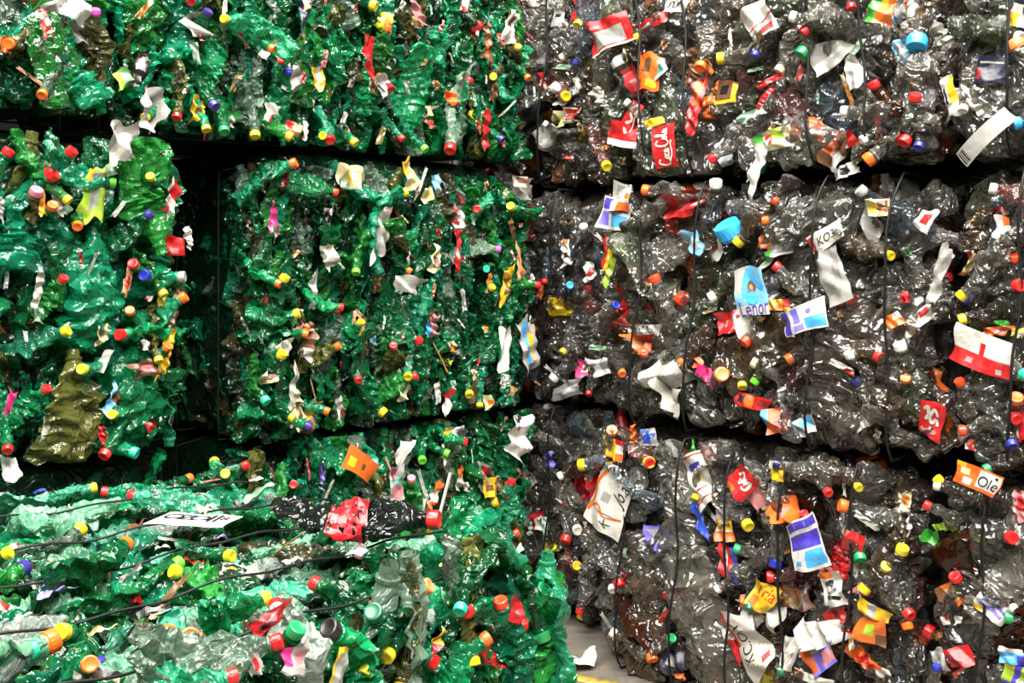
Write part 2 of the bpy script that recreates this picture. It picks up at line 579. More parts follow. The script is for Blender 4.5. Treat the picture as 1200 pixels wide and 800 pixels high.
SCRAPS = [patch('label_scrap', w, h, 'white', seed=k, amp=.5, ragged=.07, res=12)
          for k, (w, h) in enumerate([(.02, .09), (.03, .05), (.014, .13), (.04, .04), (.025, .08), (.012, .06), (.03, .09)])]


# ------------------------------------------------------------------ bales
def unit(v):
    return np.array(v, float) / np.linalg.norm(v)


class Bale:
    def __init__(self, name, label, cat, group, corner, ang, W, D, H, z0):
        """corner: world xy of the front-left bottom corner; ang: direction of the front face's width."""
        self.W, self.D, self.H = W, D, H
        ca, sa = math.cos(ang), math.sin(ang)
        c = np.array([corner[0] + ca * W / 2 - sa * D / 2, corner[1] + sa * W / 2 + ca * D / 2, z0])
        self.M = Matrix.Translation(c) @ Matrix.Rotation(ang, 4, 'Z')
        self.Mi = self.M.inverted()
        o = bpy.data.objects.new(name, None)
        o.empty_display_size = .2
        COL.objects.link(o)
        o.matrix_world = self.M
        o['label'], o['category'], o['group'] = label, cat, group
        self.o = o
        self.n = {}
        self.open_top = self.sides = False
        self.up, self.inset, self.poke = 0.0, .085, .11
        F = {}
        F['front'] = ((-W / 2, -D / 2, 0), (1, 0, 0), (0, 0, 1), (0, -1, 0), W, H)
        F['top'] = ((-W / 2, -D / 2, H), (1, 0, 0), (0, 1, 0), (0, 0, 1), W, D)
        F['left'] = ((-W / 2, D / 2, 0), (0, -1, 0), (0, 0, 1), (-1, 0, 0), D, H)
        self.F = {k: tuple(np.array(q, float) if isinstance(q, tuple) else q for q in v) for k, v in F.items()}

    def pix(self, px, py, face='front', lift=.0):
        """Where the pixel's ray meets a face: (u, v) metres on that face."""
        o, a, b, c, _, _ = self.F[face]
        R = np.array(self.Mi.to_3x3())
        d = R @ ray(px, py)
        e = np.array(self.Mi @ Vector((0, 0, EYE)))
        t = ((o + c * lift - e) @ c) / (d @ c)
        p = e + d * t - o
        return p @ a, p @ b

    def scale_at(self, px, py, face='front'):
        """metres per pixel there (rough)."""
        u, v = self.pix(px, py, face)
        o, a, b, c, _, _ = self.F[face]
        w = self.M @ Vector(o + a * u + b * v)
        return w.y / FPX

    def pt(self, face, u, v, c_):
        o, a, b, c, _, _ = self.F[face]
        return o + a * u + b * v + c * c_

    def child(self, name, mesh, M, mat=None, parent=None):
        o = bpy.data.objects.new(name, mesh)
        COL.objects.link(o)
        o.parent = parent or self.o
        o.matrix_basis = M
        if mat is not None:
            s = o.material_slots[0]
            s.link = 'OBJECT'
            s.material = mat
        self.n[name] = self.n.get(name, 0) + 1
        return o

    def rot(self, face, Z, Y):
        """face-frame directions (a,b,c) of the bottle's long axis Z and flat normal Y -> 3x3 local."""
        _, a, b, c, _, _ = self.F[face]
        B = np.stack([a, b, c], 1)
        z = unit(B @ np.array(Z))
        y = B @ np.array(Y)
        y = unit(y - z * (y @ z))
        x = np.cross(y, z)
        return np.stack([x, y, z], 1)

    def bottle(self, v, R, t, mat, cap=None, wrap=None, scale=1.0, name='crushed_bottle', wlabel=None):
        t = np.array(t, float)
        E = (v.V * scale) @ R.T + t
        lo, hi = E.min(0), E.max(0)
        bl, bh = np.array([-self.W / 2, -self.D / 2 - self.poke, .0]), np.array([self.W / 2, self.D / 2, self.H + (.12 if self.open_top else max(self.up, 0) * .4)])
        if self.sides:
            bl[0] -= .015
            bh[0] += .015
        t = t + np.maximum(bl - lo, 0) - np.maximum(hi - bh, 0) * ((hi - lo) < (bh - bl))
        M = Matrix.Translation(Vector(t)) @ Matrix(R.tolist()).to_4x4() @ Matrix.Scale(scale, 4)
        o = self.child(name, v.mesh, M, mat)
        if cap:
            cm = v.capM @ Matrix.Scale(v.capscale, 4)
            c = self.child('screw_cap', CAP, cm, CAPM[cap], o)
            c['label'] = cap.replace('sky', 'light blue').replace('dk', 'dark ').replace('redorange', 'orange red') + ' screw cap'
        if wrap is not None:
            self.child('sleeve', v.wrap, Matrix.Identity(4), wrap, o)
        return o


def orient(style, rg):
    if style == 'edge':
        a = rg.normal(0, .22)
        Z = (math.sin(a), math.cos(a) * rg.choice([-1, 1]), rg.normal(0, .18))
        Y = (1, rg.normal(0, .2), rg.normal(0, .45))
    elif style == 'face':
        a = rg.uniform(0, 2 * PI)
        Z = (math.cos(a), math.sin(a), rg.normal(0, .15))
        Y = (rg.normal(0, .25), rg.normal(0, .25), 1)
    elif style == 'upright':
        a = rg.normal(0, .25)
        Z = (math.sin(a), math.cos(a) * rg.choice([-1, 1], p=[.3, .7]), rg.normal(0, .2))
        Y = (rg.normal(0, .6), 0, 1)
    else:  # 'lying': long axis mostly along the face's a
        a = rg.normal(0, .55)
        Z = (math.cos(a) * rg.choice([-1, 1]), math.sin(a), rg.normal(0, .08))
        Y = (rg.normal(0, .18), rg.normal(0, .18), 1)
    return Z, Y


def scatter_positions(rg, u0, u1, v0, v1, n):
    w, h = u1 - u0, v1 - v0
    nx = max(1, int(round(math.sqrt(n * w / h))))
    ny = max(1, int(math.ceil(n / nx)))
    P = [((i + .5 + rg.uniform(-.45, .45)) / nx * w + u0, (j + .5 + rg.uniform(-.45, .45)) / ny * h + v0) for i in range(nx) for j in range(ny)]
    rg.shuffle(P)
    return P[:n]


def place_center(B, face, v, R, u, vv, top, scale, edge=(True, True, True, True), win=None):
    """centre so the bottle's outermost point sits at height `top` over the face; stays inside the face's borders and sinks near them."""
    _, a, b, c, FW, FH = B.F[face]
    hx = np.abs(R) @ v.half * scale
    ea, eb, ec = abs(a @ hx), abs(b @ hx), abs(c @ hx)
    ea, eb, ec = np.abs(a) @ hx * .92, np.abs(b) @ hx * .92, np.abs(c) @ hx * .8
    u = min(max(u, ea - .01), FW - ea + .01) if FW > 2 * ea else FW / 2
    vv = min(max(vv, eb - .0), FH - eb + .0) if FH > 2 * eb else FH / 2
    du = min(u - ea, FW - u - ea)
    dv = min(vv - eb, FH - vv - eb)
    e = max(0, 1 - max(dv, 0) / .07)
    e2 = max(0, 1 - max(du, 0) / .06)
    top = top - .022 * e * e - .018 * e2 * e2
    return B.pt(face, u, vv, top - ec)


def wchoice(rg, items, w):
    w = np.array(w, float)
    return items[rg.choice(len(items), p=w / w.sum())]


def dress(B, face, n, style, fam, mats, mw, seed, win=None, tops=(-.03, .05), sc=(1.0, 1.2), capp=.18, capcols=(), wrapp=.1, name='crushed_bottle'):
    rg = np.random.default_rng(seed)
    _, _, _, _, FW, FH = B.F[face]
    u0, u1, v0, v1 = win or (0, FW, 0, FH)
    for (u, v) in scatter_positions(rg, u0, u1, v0, v1, n):
        st = style if isinstance(style, str) else wchoice(rg, [s for s, _ in style], [p for _, p in style])
        Z, Y = orient(st, rg)
        R = B.rot(face, Z, Y)
        va = fam[rg.integers(len(fam))]
        s = rg.uniform(*sc)
        t = place_center(B, face, va, R, u, v, rg.uniform(*tops), s)
        cap = capcols[rg.integers(len(capcols))] if capcols and rg.random() < capp else None
        wr = WRAP[rg.integers(len(WRAP))] if rg.random() < wrapp else None
        B.bottle(va, R, t, wchoice(rg, mats, mw), cap, wr, s, name)


def hero_caps(B, face, items, fam, mats, mw, seed, lift=.05, cw=(.35, 1.2), name='crushed_bottle', size=1.0):
    """items: (px, py, colour[, diameter px]) — the bottle's neck comes out of the face there."""
    rg = np.random.default_rng(seed)
    for it in items:
        px, py, colr = it[:3]
        u, v = B.pix(px, py, face, lift * .8)
        va = fam[rg.integers(len(fam))]
        if len(it) > 3:
            d = it[3] * B.scale_at(px, py, face)
            s = min(max(d / (2 * .0195 * va.capscale), .75), 1.9)
        else:
            s = 1.1 * size
        a = rg.uniform(0, 2 * PI)
        c_ = rg.uniform(*cw)
        if v < .1:
            a = rg.uniform(-PI * .9, -PI * .1)
        Z = (math.cos(a), math.sin(a), c_)
        Y = (-math.sin(a) + rg.normal(0, .3), math.cos(a) + rg.normal(0, .3), rg.uniform(.2, 1))
        R = B.rot(face, Z, Y)
        # the neck may be bent: turn so that the cap's own axis looks along Z
        ax = R @ va.cap_ax
        _, fa, fb, fc, _, _ = B.F[face]
        want = unit(fa * Z[0] + fb * Z[1] + fc * Z[2])
        q = Vector(ax).rotation_difference(Vector(want)).to_matrix()
        R = np.array(q) @ R
        tgt = B.pt(face, u, v, lift)
        t = tgt - R @ (va.cap_pos * s)
        B.bottle(va, R, t, wchoice(rg, mats, mw), colr, None, s, name)


def scraps(B, face, n, seed, win=None, mats=SCRAPM, lift=(-.01, .045), vertical=True, s=(.6, 1.3)):
    rg = np.random.default_rng(seed)
    _, _, _, _, FW, FH = B.F[face]
    u0, u1, v0, v1 = win or (.04, FW - .04, .04, FH - .04)
    for (u, v) in scatter_positions(rg, u0, u1, v0, v1, n):
        a = rg.normal(0, .35) if vertical else rg.uniform(0, 2 * PI)
        R = B.rot(face, (rg.normal(0, .5), rg.normal(0, .3), 1), (math.sin(a), math.cos(a), 0))
        M = Matrix.Translation(Vector(B.pt(face, u, v, rg.uniform(*lift)))) @ Matrix(R.tolist()).to_4x4() @ Matrix.Scale(rg.uniform(*s), 4)
        B.child('label_scrap', SCRAPS[rg.integers(len(SCRAPS))], M, mats[rg.integers(len(mats))])


def stick(B, face, px, py, wpx, hpx, ang, lift=.06, tilt=(0, 0), label=None, name='printed_label', **kw):
    """A printed label or torn sheet lying on the face; size in pixels there, angle in degrees (counter-clockwise)."""
    u, v = B.pix(px, py, face, lift)
    m = B.scale_at(px, py, face)
    # the face runs obliquely: widths along a appear foreshortened
    u2, _ = B.pix(px + 10, py, face, lift)
    ka = abs(u2 - u) / 10
    w, h = wpx * (ka * abs(math.cos(math.radians(ang))) + m * abs(math.sin(math.radians(ang)))), hpx * (m * abs(math.cos(math.radians(ang))) + ka * abs(math.sin(math.radians(ang))))
    me = patch(name, w * .88, h * .88, seed=int(px * 7 + py), **kw)
    a = math.radians(ang)
    R = B.rot(face, (tilt[0], tilt[1], 1), (-math.sin(a), math.cos(a), 0))
    M = Matrix.Translation(Vector(B.pt(face, u, v, lift))) @ Matrix(R.tolist()).to_4x4()
    o = B.child(name, me, M)
    if label:
        o['label'] = label
    return o


def filler(B, seed, faces, fam, mats, dark, density, styles, sc=(.8, 1.1)):
    """The mass of plastic pressed behind the bottles one can tell apart: a bulging crumpled core and merged crushed pieces."""
    rg = np.random.default_rng(seed)
    W, D, H = B.W, B.D, B.H
    Vs, Fs, Ms = [], [], []
    off = 0
    # core: rounded box, crumpled
    N = 26
    g = np.linspace(-1, 1, N)
    for axis in range(3):
        for sgn in (-1, 1):
            p, q = np.meshgrid(g, g)
            P = np.zeros((N * N, 3))
            o1, o2 = [(1, 2), (2, 0), (0, 1)][axis]
            P[:, axis] = sgn
            P[:, o1], P[:, o2] = p.ravel(), q.ravel()
            r = (np.abs(P) ** 8).sum(1) ** (1 / 8)
            P = P / r[:, None]
            X = P * np.array([W / 2 - .03, D / 2 - B.inset, (H + B.up) / 2 - .002])
            nrm = P ** 3
            nrm /= np.linalg.norm(nrm, axis=1)[:, None]
            dsp = np.zeros(len(X))
            rg2 = np.random.default_rng(seed + 5)
            for k in range(6):
                d = rg2.normal(size=3)
                d /= np.linalg.norm(d)
                dsp += tri(X @ d * rg2.uniform(6, 22) + rg2.uniform(0, 2)) * .008
            X = X - nrm * (np.abs(dsp) * np.where(np.abs(nrm[:, 2]) > .7, .1, 1.0))[:, None]
            X[:, 2] += (H + B.up) / 2
            Fq = grid_faces(N, N, False)
            if sgn < 0:
                Fq = Fq[:, ::-1]
            Vs.append(X)
            Fs.append(Fq + off)
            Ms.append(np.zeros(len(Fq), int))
            off += len(X)
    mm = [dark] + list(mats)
    for face in faces:
        _, a, b, c, FW, FH = B.F[face]
        n = int(density * FW * FH)
        for (u, v) in scatter_positions(rg, 0, FW, 0, FH, n):
            Z, Y = orient(wchoice(rg, [s for s, _ in styles[face]], [p for _, p in styles[face]]), rg)
            R = B.rot(face, Z, Y)
            va = fam[rg.integers(len(fam))]
            s = rg.uniform(*sc)
            t = place_center(B, face, va, R, u, v, rg.uniform(-.05 - (B.inset - .085), .0), s)
            Vs.append((va.V * s) @ R.T + t)
            Fs.append(va.F + off)
            Ms.append(np.full(len(va.F), rg.integers(1, len(mm))))
            off += len(va.V)
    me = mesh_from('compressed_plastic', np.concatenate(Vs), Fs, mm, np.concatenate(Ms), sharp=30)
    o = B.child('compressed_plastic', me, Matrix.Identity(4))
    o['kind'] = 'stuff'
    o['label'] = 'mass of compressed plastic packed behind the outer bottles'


def tube(name, pts, r, mat, n=6, closed=True):
    P = np.array(pts, float)
    if closed:
        d = np.roll(P, -1, 0) - np.roll(P, 1, 0)
    else:
        d = np.gradient(P, axis=0)
    d /= np.linalg.norm(d, axis=1)[:, None] + 1e-9
    V = []
    for p, t in zip(P, d):
        ref = np.array([1, 0, 0]) if abs(t[0]) < .7 else np.array([0, 1, 0])
        x = unit(np.cross(t, ref))
        y = np.cross(t, x)
        a = np.arange(n) / n * 2 * PI
        V.append(p + r * (np.outer(np.cos(a), x) + np.outer(np.sin(a), y)))
    V = np.concatenate(V)
    rows = len(P)
    F_ = grid_faces(rows, n, True)
    if closed:
        j = np.arange(n)
        F_ = np.concatenate([F_, np.stack([(rows - 1) * n + j, (rows - 1) * n + (j + 1) % n, (j + 1) % n, j], 1)])
    return mesh_from(name, V, [F_], [mat], sharp=0)


def wire_front(B, top, bot, r=.0042, seed=0, lift=.055):
    """Vertical loop round front, top, back and bottom; top/bot: u positions on the front face at top and bottom."""
    rg = np.random.default_rng(seed)
    W, D, H = B.W, B.D, B.H
    pts = []
    N = 26
    ph = rg.uniform(0, 6)
    for i in range(N):
        t = i / (N - 1)
        u = bot + (top - bot) * t + .010 * math.sin(t * 5 + ph) + .004 * math.sin(t * 17 + ph * 2)
        l = lift + .012 * math.sin(t * 9 + ph) - .055 * (abs(2 * t - 1) ** 6)
        pts.append((u - W / 2, -D / 2 - l, .004 + t * (H - .008)))
    for i in range(1, 12):
        t = i / 12
        pts.append((top - W / 2, -D / 2 + t * D, H - .004))
    for i in range(12):
        t = i / 11
        pts.append((top + (bot - top) * t - W / 2, D / 2 - .004, H - .004 - t * (H - .008)))
    for i in range(1, 12):
        t = i / 12
        pts.append((bot - W / 2, D / 2 - t * D, .004))
    o = B.child('binding_wire', tube('binding_wire', pts, r, WIRE), Matrix.Identity(4))


def wire_long(B, v, r=.0028, seed=0, lift=.03):
    """Loop along the bale's length over its top, at distance v from the front."""
    rg = np.random.default_rng(seed)
    W, D, H = B.W, B.D, B.H
    pts = []
    ph = rg.uniform(0, 6)
    N = 60
    for i in range(N):
        t = i / (N - 1)
        l = lift + .006 * math.sin(t * 19 + ph) + .004 * math.sin(t * 43 + ph) - .03 * (abs(2 * t - 1) ** 10)
        pts.append((-W / 2 + t * W, -D / 2 + v + .008 * math.sin(t * 6 + ph) + .004 * math.sin(t * 23 + ph), H + l))
    for i in range(1, 12):
        t = i / 12
        pts.append((W / 2, -D / 2 + v, H - t * (H - .004)))
    for i in range(12):
        t = i / 11
        pts.append((W / 2 - t * W, -D / 2 + v, .004))
    for i in range(1, 12):
        t = i / 12
        pts.append((-W / 2, -D / 2 + v, .004 + t * (H - .008)))
    B.child('binding_wire', tube('binding_wire', pts, r, WIRE), Matrix.Identity(4))


# ------------------------------------------------------------------ layout
AG = math.atan2(.714, .70)
AR = math.atan2(-.70, .714)
PG, UG = np.array([-.79, 3.69]), np.array([math.cos(AG), math.sin(AG)])
PR, UR = np.array([.17, 4.44]), np.array([math.cos(AR), math.sin(AR)])


def param(P, U, px):
    k = (px - CX) / FPX
    return (k * P[1] - P[0]) / (U[0] - k * U[1])


def wall_bale(P, U, ang, pxl, pxr, z0, z1, D, label, group, back=0.0, tl=None, tr=None, name='bale'):
    nb = np.array([-math.sin(ang), math.cos(ang)])
    Q = P + nb * back
    t0 = param(Q, U, pxl) if tl is None else tl
    t1 = param(Q, U, pxr) if tr is None else tr
    B = Bale(name, label, 'bale', group, Q + U * t0, ang, t1 - t0, D, z1 - z0, z0)
    B.t0 = t0
    return B


GG, GC = 'bales of green bottles', 'bales of clear bottles'
N1, N2 = 'green_bottle_bale', 'clear_bottle_bale'
BALES = {}


def gb(key, *a, **k):
    BALES[key] = wall_bale(PG, UG, AG, *a, group=GG, name=N1, **k)


def rb(key, *a, **k):
    BALES[key] = wall_bale(PR, UR, AR, *a, group=GC, name=N2, **k)


gb('G1L', None, 143, 1.995, 2.95, 1.2, 'green bottle bale with white rag, its lower edge higher than its neighbour', tl=-1.75)
gb('G1R', 147, 632, 1.955, 2.9, 1.2, 'wide green bottle bale of the top row, above the dark gap')
gb('GL', None, 222, .975, 1.925, 1.2, 'green bottle bale left of the dark vertical gap, in the middle row', tl=-1.45)
gb('GM', 290, 635, .945, 1.89, 1.2, 'green bottle bale of the middle row between the dark gap and the clear bales')
gb('GB', 290, 632, 0.0, .92, 1.2, 'half-hidden green bottle bale on the floor behind the bale with wires over its top')
gb('LL', None, 222, 0.0, .95, 1.2, 'green bottle bale on the floor under the middle one, hidden behind the front bale', tl=-1.45)
BALES['GF'] = Bale(N1, 'large front green bottle bale with four wires and a white tag on its dusty top', 'bale', GG,
                   np.array([.13, 2.45]) - UG * 1.5, AG, 1.5, 1.45, .9, 0.0)
rb('R1a', None, None, 1.86, 2.8, 1.2, 'recessed shadowed clear bottle bale of the top row beside green bottles', back=.22, tl=-1.04, tr=.16)
rb('R2a', None, None, .93, 1.85, 1.2, 'recessed shadowed clear bottle bale of the middle row in the dark corner', back=.22, tl=-1.04, tr=.16)
rb('R3a', None, None, 0.0, .92, 1.2, 'recessed clear bottle bale on the floor in the dark corner behind the front green bale', back=.22, tl=-1.04, tr=.16)
rb('R1b', None, 1105, 1.86, 2.78, 1.2, 'wide clear bottle bale of the top row with red soft drink labels', tl=.18)
rb('R2b', None, 1110, .935, 1.835, 1.2, 'wide clear bottle bale with the blue cup, under the red soft drink labels', tl=.18)
rb('R3b', None, 1078, 0.0, .915, 1.2, 'wide clear bottle bale on the floor beside the open concrete patch', tl=.18)
rb('R1c', 1109, None, 1.86, 2.78, 1.2, 'clear bottle bale of the top row with a jug bearing a white sticker', tr=2.75)
rb('R2c', 1116, None, .935, 1.835, 1.2, 'clear bottle bale with a red and white bag, above the orange-labelled bale', tr=2.75)
rb('R3c', 1091, None, 0.0, .92, 1.2, 'clear bottle bale on the floor with an orange and white label on top', tr=2.7)


for k, B in BALES.items():
    B.open_top = k in ('GF',)
    B.sides = k == 'GF'
    if k[0] == 'R':
        B.inset = .13
    if k == 'GF':
        B.up = -.07
for lo, hi in (('GM', 'G1R'), ('GL', 'G1R'), ('GB', 'GM'), ('LL', 'GL'), ('R2a', 'R1a'), ('R3a', 'R2a'), ('R2b', 'R1b'), ('R3b', 'R2b'), ('R2c', 'R1c'), ('R3c', 'R2c')):
    BALES[lo].up = BALES[hi].o.matrix_world.translation.z - BALES[lo].o.matrix_world.translation.z - BALES[lo].H
# ------------------------------------------------------------------ filling the bales
GCOL = ['yellow', 'red', 'orange', 'yellow', 'teal', 'green', 'purple', 'white', 'black', 'dkgreen']
CCOL = ['red', 'white', 'yellow', 'orange', 'blue', 'green', 'white', 'redorange', 'grey']
SG = {'front': [('edge', .8), ('upright', .2)], 'top': [('lying', .8), ('face', .2)], 'left': [('edge', .6), ('face', .4)]}
SR = {'front': [('face', .9), ('upright', .1)], 'top': [('face', 1)], 'left': [('face', 1)]}
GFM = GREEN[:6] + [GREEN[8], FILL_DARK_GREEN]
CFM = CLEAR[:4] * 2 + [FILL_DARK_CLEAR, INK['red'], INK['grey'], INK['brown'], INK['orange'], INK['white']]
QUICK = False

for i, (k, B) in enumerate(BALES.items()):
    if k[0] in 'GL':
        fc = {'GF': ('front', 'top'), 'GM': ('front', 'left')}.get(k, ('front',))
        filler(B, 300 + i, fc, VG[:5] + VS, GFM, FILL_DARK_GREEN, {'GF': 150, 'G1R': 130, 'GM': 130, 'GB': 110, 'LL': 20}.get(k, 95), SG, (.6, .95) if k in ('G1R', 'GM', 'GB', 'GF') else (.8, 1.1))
    else:
        filler(B, 300 + i, ('front',), VC, CFM, FILL_DARK_CLEAR, 55 if k[2] == 'b' else 46, SR)

HC = {
    'G1L': [(47, 112, 'orange', 12), (8, 52, 'orange', 13), (110, 12, 'pink', 8)],
    'G1R': [(250, 125, 'purple', 13), (205, 138, 'red', 9), (168, 138, 'yellow', 10), (261, 155, 'green', 13), (297, 169, 'yellow', 12), (242, 14, 'purple', 11), (222, 3, 'red', 9), (261, 22, 'yellow', 9),
            (318, 58, 'orange', 10), (438, 8, 'yellow', 13), (385, 165, 'red', 12), (338, 164, 'yellow', 12), (376, 166, 'yellow', 9), (414, 171, 'yellow', 11), (525, 180, 'red', 14), (469, 163, 'red', 8),
            (336, 98, 'blue', 8), (549, 93, 'red', 8), (576, 90, 'yellow', 9), (617, 92, 'orange', 7), (586, 164, 'purple', 9), (496, 176, 'lime', 10), (452, 32, 'orange', 7), (622, 58, 'yellow', 8), (240, 152, 'yellow', 10)],
    'GL': [(9, 177, 'red', 14), (83, 177, 'red', 14), (62, 203, 'red', 18), (136, 207, 'lime', 11), (174, 207, 'yellow', 10), (41, 224, 'rose', 15), (60, 241, 'orange', 13), (89, 265, 'orange', 12), (174, 251, 'purple', 12),
           (73, 326, 'red', 11), (78, 387, 'yellow', 13), (188, 322, 'blue', 14), (212, 308, 'red', 12), (214, 324, 'grey', 13), (214, 348, 'orange', 13), (190, 345, 'yellow', 10), (189, 389, 'red', 13), (150, 363, 'orange', 7),
           (94, 432, 'yellow', 13), (53, 455, 'red', 8), (184, 422, 'yellow', 10), (129, 485, 'yellow', 11), (120, 533, 'red', 14), (157, 534, 'teal', 14), (7, 527, 'red', 12), (196, 405, 'orange', 9), (79, 205, 'yellow', 12)],
    'GM': [(332, 325, 'yellow', 12), (320, 333, 'orange', 10), (310, 369, 'yellow', 12), (475, 211, 'yellow', 11), (450, 215, 'rose', 10), (557, 245, 'red', 9), (575, 336, 'yellow', 8), (415, 320, 'lime', 10), (610, 242, 'yellow', 10),
           (393, 226, 'redorange', 8), (398, 360, 'red', 8), (421, 377, 'yellow', 9), (478, 318, 'orange', 7), (629, 334, 'red', 9), (568, 315, 'teal', 8), (583, 292, 'pink', 6), (300, 454, 'yellow', 13), (306, 470, 'teal', 12), (342, 490, 'yellow', 11),
           (338, 503, 'purple', 12), (382, 482, 'orange', 10), (448, 484, 'yellow', 12), (476, 441, 'yellow', 10), (486, 440, 'red', 7), (548, 462, 'yellow', 10), (395, 405, 'orange', 8), (459, 404, 'red', 7), (489, 398, 'red', 10),
           (418, 445, 'red', 8), (328, 190, 'orange', 12), (291, 396, 'orange', 10), (560, 475, 'yellow', 8), (443, 320, 'dkgreen', 12)],
    'GB': [(438, 525, 'yellow', 13), (366, 548, 'orange', 13), (493, 529, 'lime', 10), (440, 540, 'teal', 12), (522, 531, 'lime', 10), (543, 518, 'red', 8), (580, 587, 'yellow', 11), (342, 567, 'red', 9), (617, 494, 'beige', 8), (598, 562, 'red', 9),
           (580, 640, 'yellow', 13), (560, 610, 'teal', 10), (605, 623, 'redorange', 9), (480, 560, 'rose', 10)],
    'R1a': [(679, 29, 'yellow', 10), (665, 113, 'yellow', 12), (653, 103, 'white', 12), (660, 68, 'white', 8), (640, 145, 'white', 8), (676, 75, 'blue', 8)],
    'R2a': [(686, 265, 'white', 10), (661, 413, 'yellow', 9), (650, 444, 'white', 12), (692, 461, 'red', 7), (670, 334, 'sky', 9), (640, 330, 'red', 8)],
    'R3a': [(665, 632, 'red', 13), (679, 621, 'white', 12), (678, 662, 'yellow', 11), (660, 558, 'white', 10), (682, 715, 'red', 11), (655, 700, 'redorange', 8)],
    'R1b': [(844, 69, 'yellow', 14), (822, 80, 'orange', 14), (747, 45, 'yellow', 8), (694, 196, 'yellow', 12), (886, 66, 'blue', 9), (915, 83, 'beige', 12), (835, 188, 'red', 12), (736, 120, 'white', 7), (945, 38, 'red', 12), (941, 64, 'green', 16),
            (1048, 101, 'red', 14), (999, 130, 'white', 13), (1075, 131, 'red', 14), (1062, 167, 'red', 16), (1060, 188, 'orange', 17), (1078, 173, 'blue', 12), (930, 20, 'white', 13), (1012, 165, 'white', 11), (1000, 10, 'red', 8)],
    'R2b': [(768, 324, 'redorange', 14), (791, 352, 'redorange', 15), (836, 348, 'white', 13), (718, 357, 'blue', 10), (867, 233, 'yellow', 14), (841, 213, 'white', 15), (896, 258, 'orange', 13), (875, 401, 'redorange', 14),
            (912, 312, 'red', 12), (1093, 219, 'grey', 15), (1071, 404, 'white', 15), (998, 414, 'white', 14), (1034, 419, 'red', 14), (885, 424, 'beige', 13), (872, 452, 'yellow', 11), (886, 448, 'lime', 11), (848, 462, 'peach', 17),
            (925, 422, 'brown', 14), (1004, 448, 'navy', 14), (1063, 443, 'orange', 12), (731, 215, 'black', 10), (758, 222, 'orange', 13), (757, 413, 'redorange', 8), (799, 425, 'orange', 8), (712, 436, 'orange', 8), (1046, 300, 'yellow', 8), (910, 235, 'redorange', 10)],
    'R3b': [(699, 491, 'peach', 13), (763, 495, 'red', 13), (702, 506, 'red', 10), (757, 540, 'yellow', 14), (879, 523, 'yellow', 14), (910, 533, 'navy', 13), (1010, 567, 'green', 14), (973, 546, 'red', 9), (1008, 545, 'yellow', 9),
            (689, 674, 'red', 12), (715, 689, 'white', 11), (767, 771, 'orange', 14), (864, 642, 'green', 12), (902, 675, 'red', 13), (910, 652, 'blue', 15), (789, 747, 'green', 11), (720, 743, 'white', 11), (1048, 602, 'orange', 16), (1060, 641, 'yellow', 15),
            (1041, 663, 'yellow', 14), (1068, 719, 'red', 14), (1074, 736, 'orange', 13), (916, 785, 'dkgreen', 13), (1048, 697, 'yellow', 15), (944, 601, 'red', 9), (817, 506, 'yellow', 7), (676, 543, 'yellow', 14), (843, 690, 'white', 10), (880, 711, 'dkgreen', 12)],
    'R1c': [(1190, 122, 'peach', 20), (1192, 182, 'sky', 15), (1110, 55, 'white', 8), (1130, 130, 'white', 9)],
    'R2c': [(1148, 333, 'red', 15), (1127, 348, 'yellow', 14), (1127, 375, 'yellow', 14), (1152, 284, 'black', 16), (1165, 221, 'white', 13), (1179, 437, 'teal', 15), (1129, 504, 'redorange', 13), (1128, 514, 'blue', 13), (1158, 549, 'green', 12),
            (1190, 300, 'redorange', 11), (1120, 445, 'redorange', 9), (1193, 465, 'orange', 16), (1192, 490, 'red', 14)],
    'R3c': [(1098, 567, 'white', 13), (1121, 675, 'red', 14), (1182, 722, 'green', 15), (1180, 628, 'red', 15), (1100, 560, 'yellow', 11), (1190, 712, 'white', 10), (1080, 775, 'blue', 10), (1083, 590, 'red', 10)],
}
GT = [(95, 623, 'yellow', 15), (148, 641, 'orange', 18), (10, 651, 'yellow', 14), (28, 669, 'purple', 18), (203, 673, 'yellow', 16), (211, 662, 'lime', 15), (62, 755, 'orange', 27), (72, 745, 'yellow', 20), (200, 748, 'orange', 22),
      (323, 713, 'red', 13), (112, 574, 'yellow', 9), (121, 579, 'red', 9), (222, 563, 'orange', 10), (292, 547, 'red', 9), (200, 530, 'yellow', 11), (250, 554, 'yellow', 9), (368, 687, 'red', 16), (312, 705, 'yellow', 14), (503, 690, 'peach', 18),
      (474, 700, 'black', 15), (105, 783, 'orange', 18), (222, 752, 'orange', 24), (40, 765, 'teal', 22), (153, 583, 'red', 9), (270, 655, 'yellow', 8), (420, 650, 'rose', 8), (560, 660, 'yellow', 10), (598, 658, 'pink', 14), (622, 652, 'pink', 18)]
GFR = [(325, 717, 'red', 15), (344, 735, 'green', 22), (383, 735, 'black', 24), (433, 715, 'dkgreen', 22), (449, 716, 'yellow', 15), (465, 725, 'yellow', 13), (535, 699, 'teal', 15), (543, 715, 'red', 15), (551, 726, 'yellow', 11), (582, 702, 'redorange', 17),
       (568, 745, 'orange', 17), (616, 774, 'yellow', 17), (480, 743, 'teal', 12), (632, 674, 'green', 20), (505, 775, 'red', 10), (612, 690, 'red', 14), (425, 785, 'yellow', 10), (270, 790, 'red', 14)]

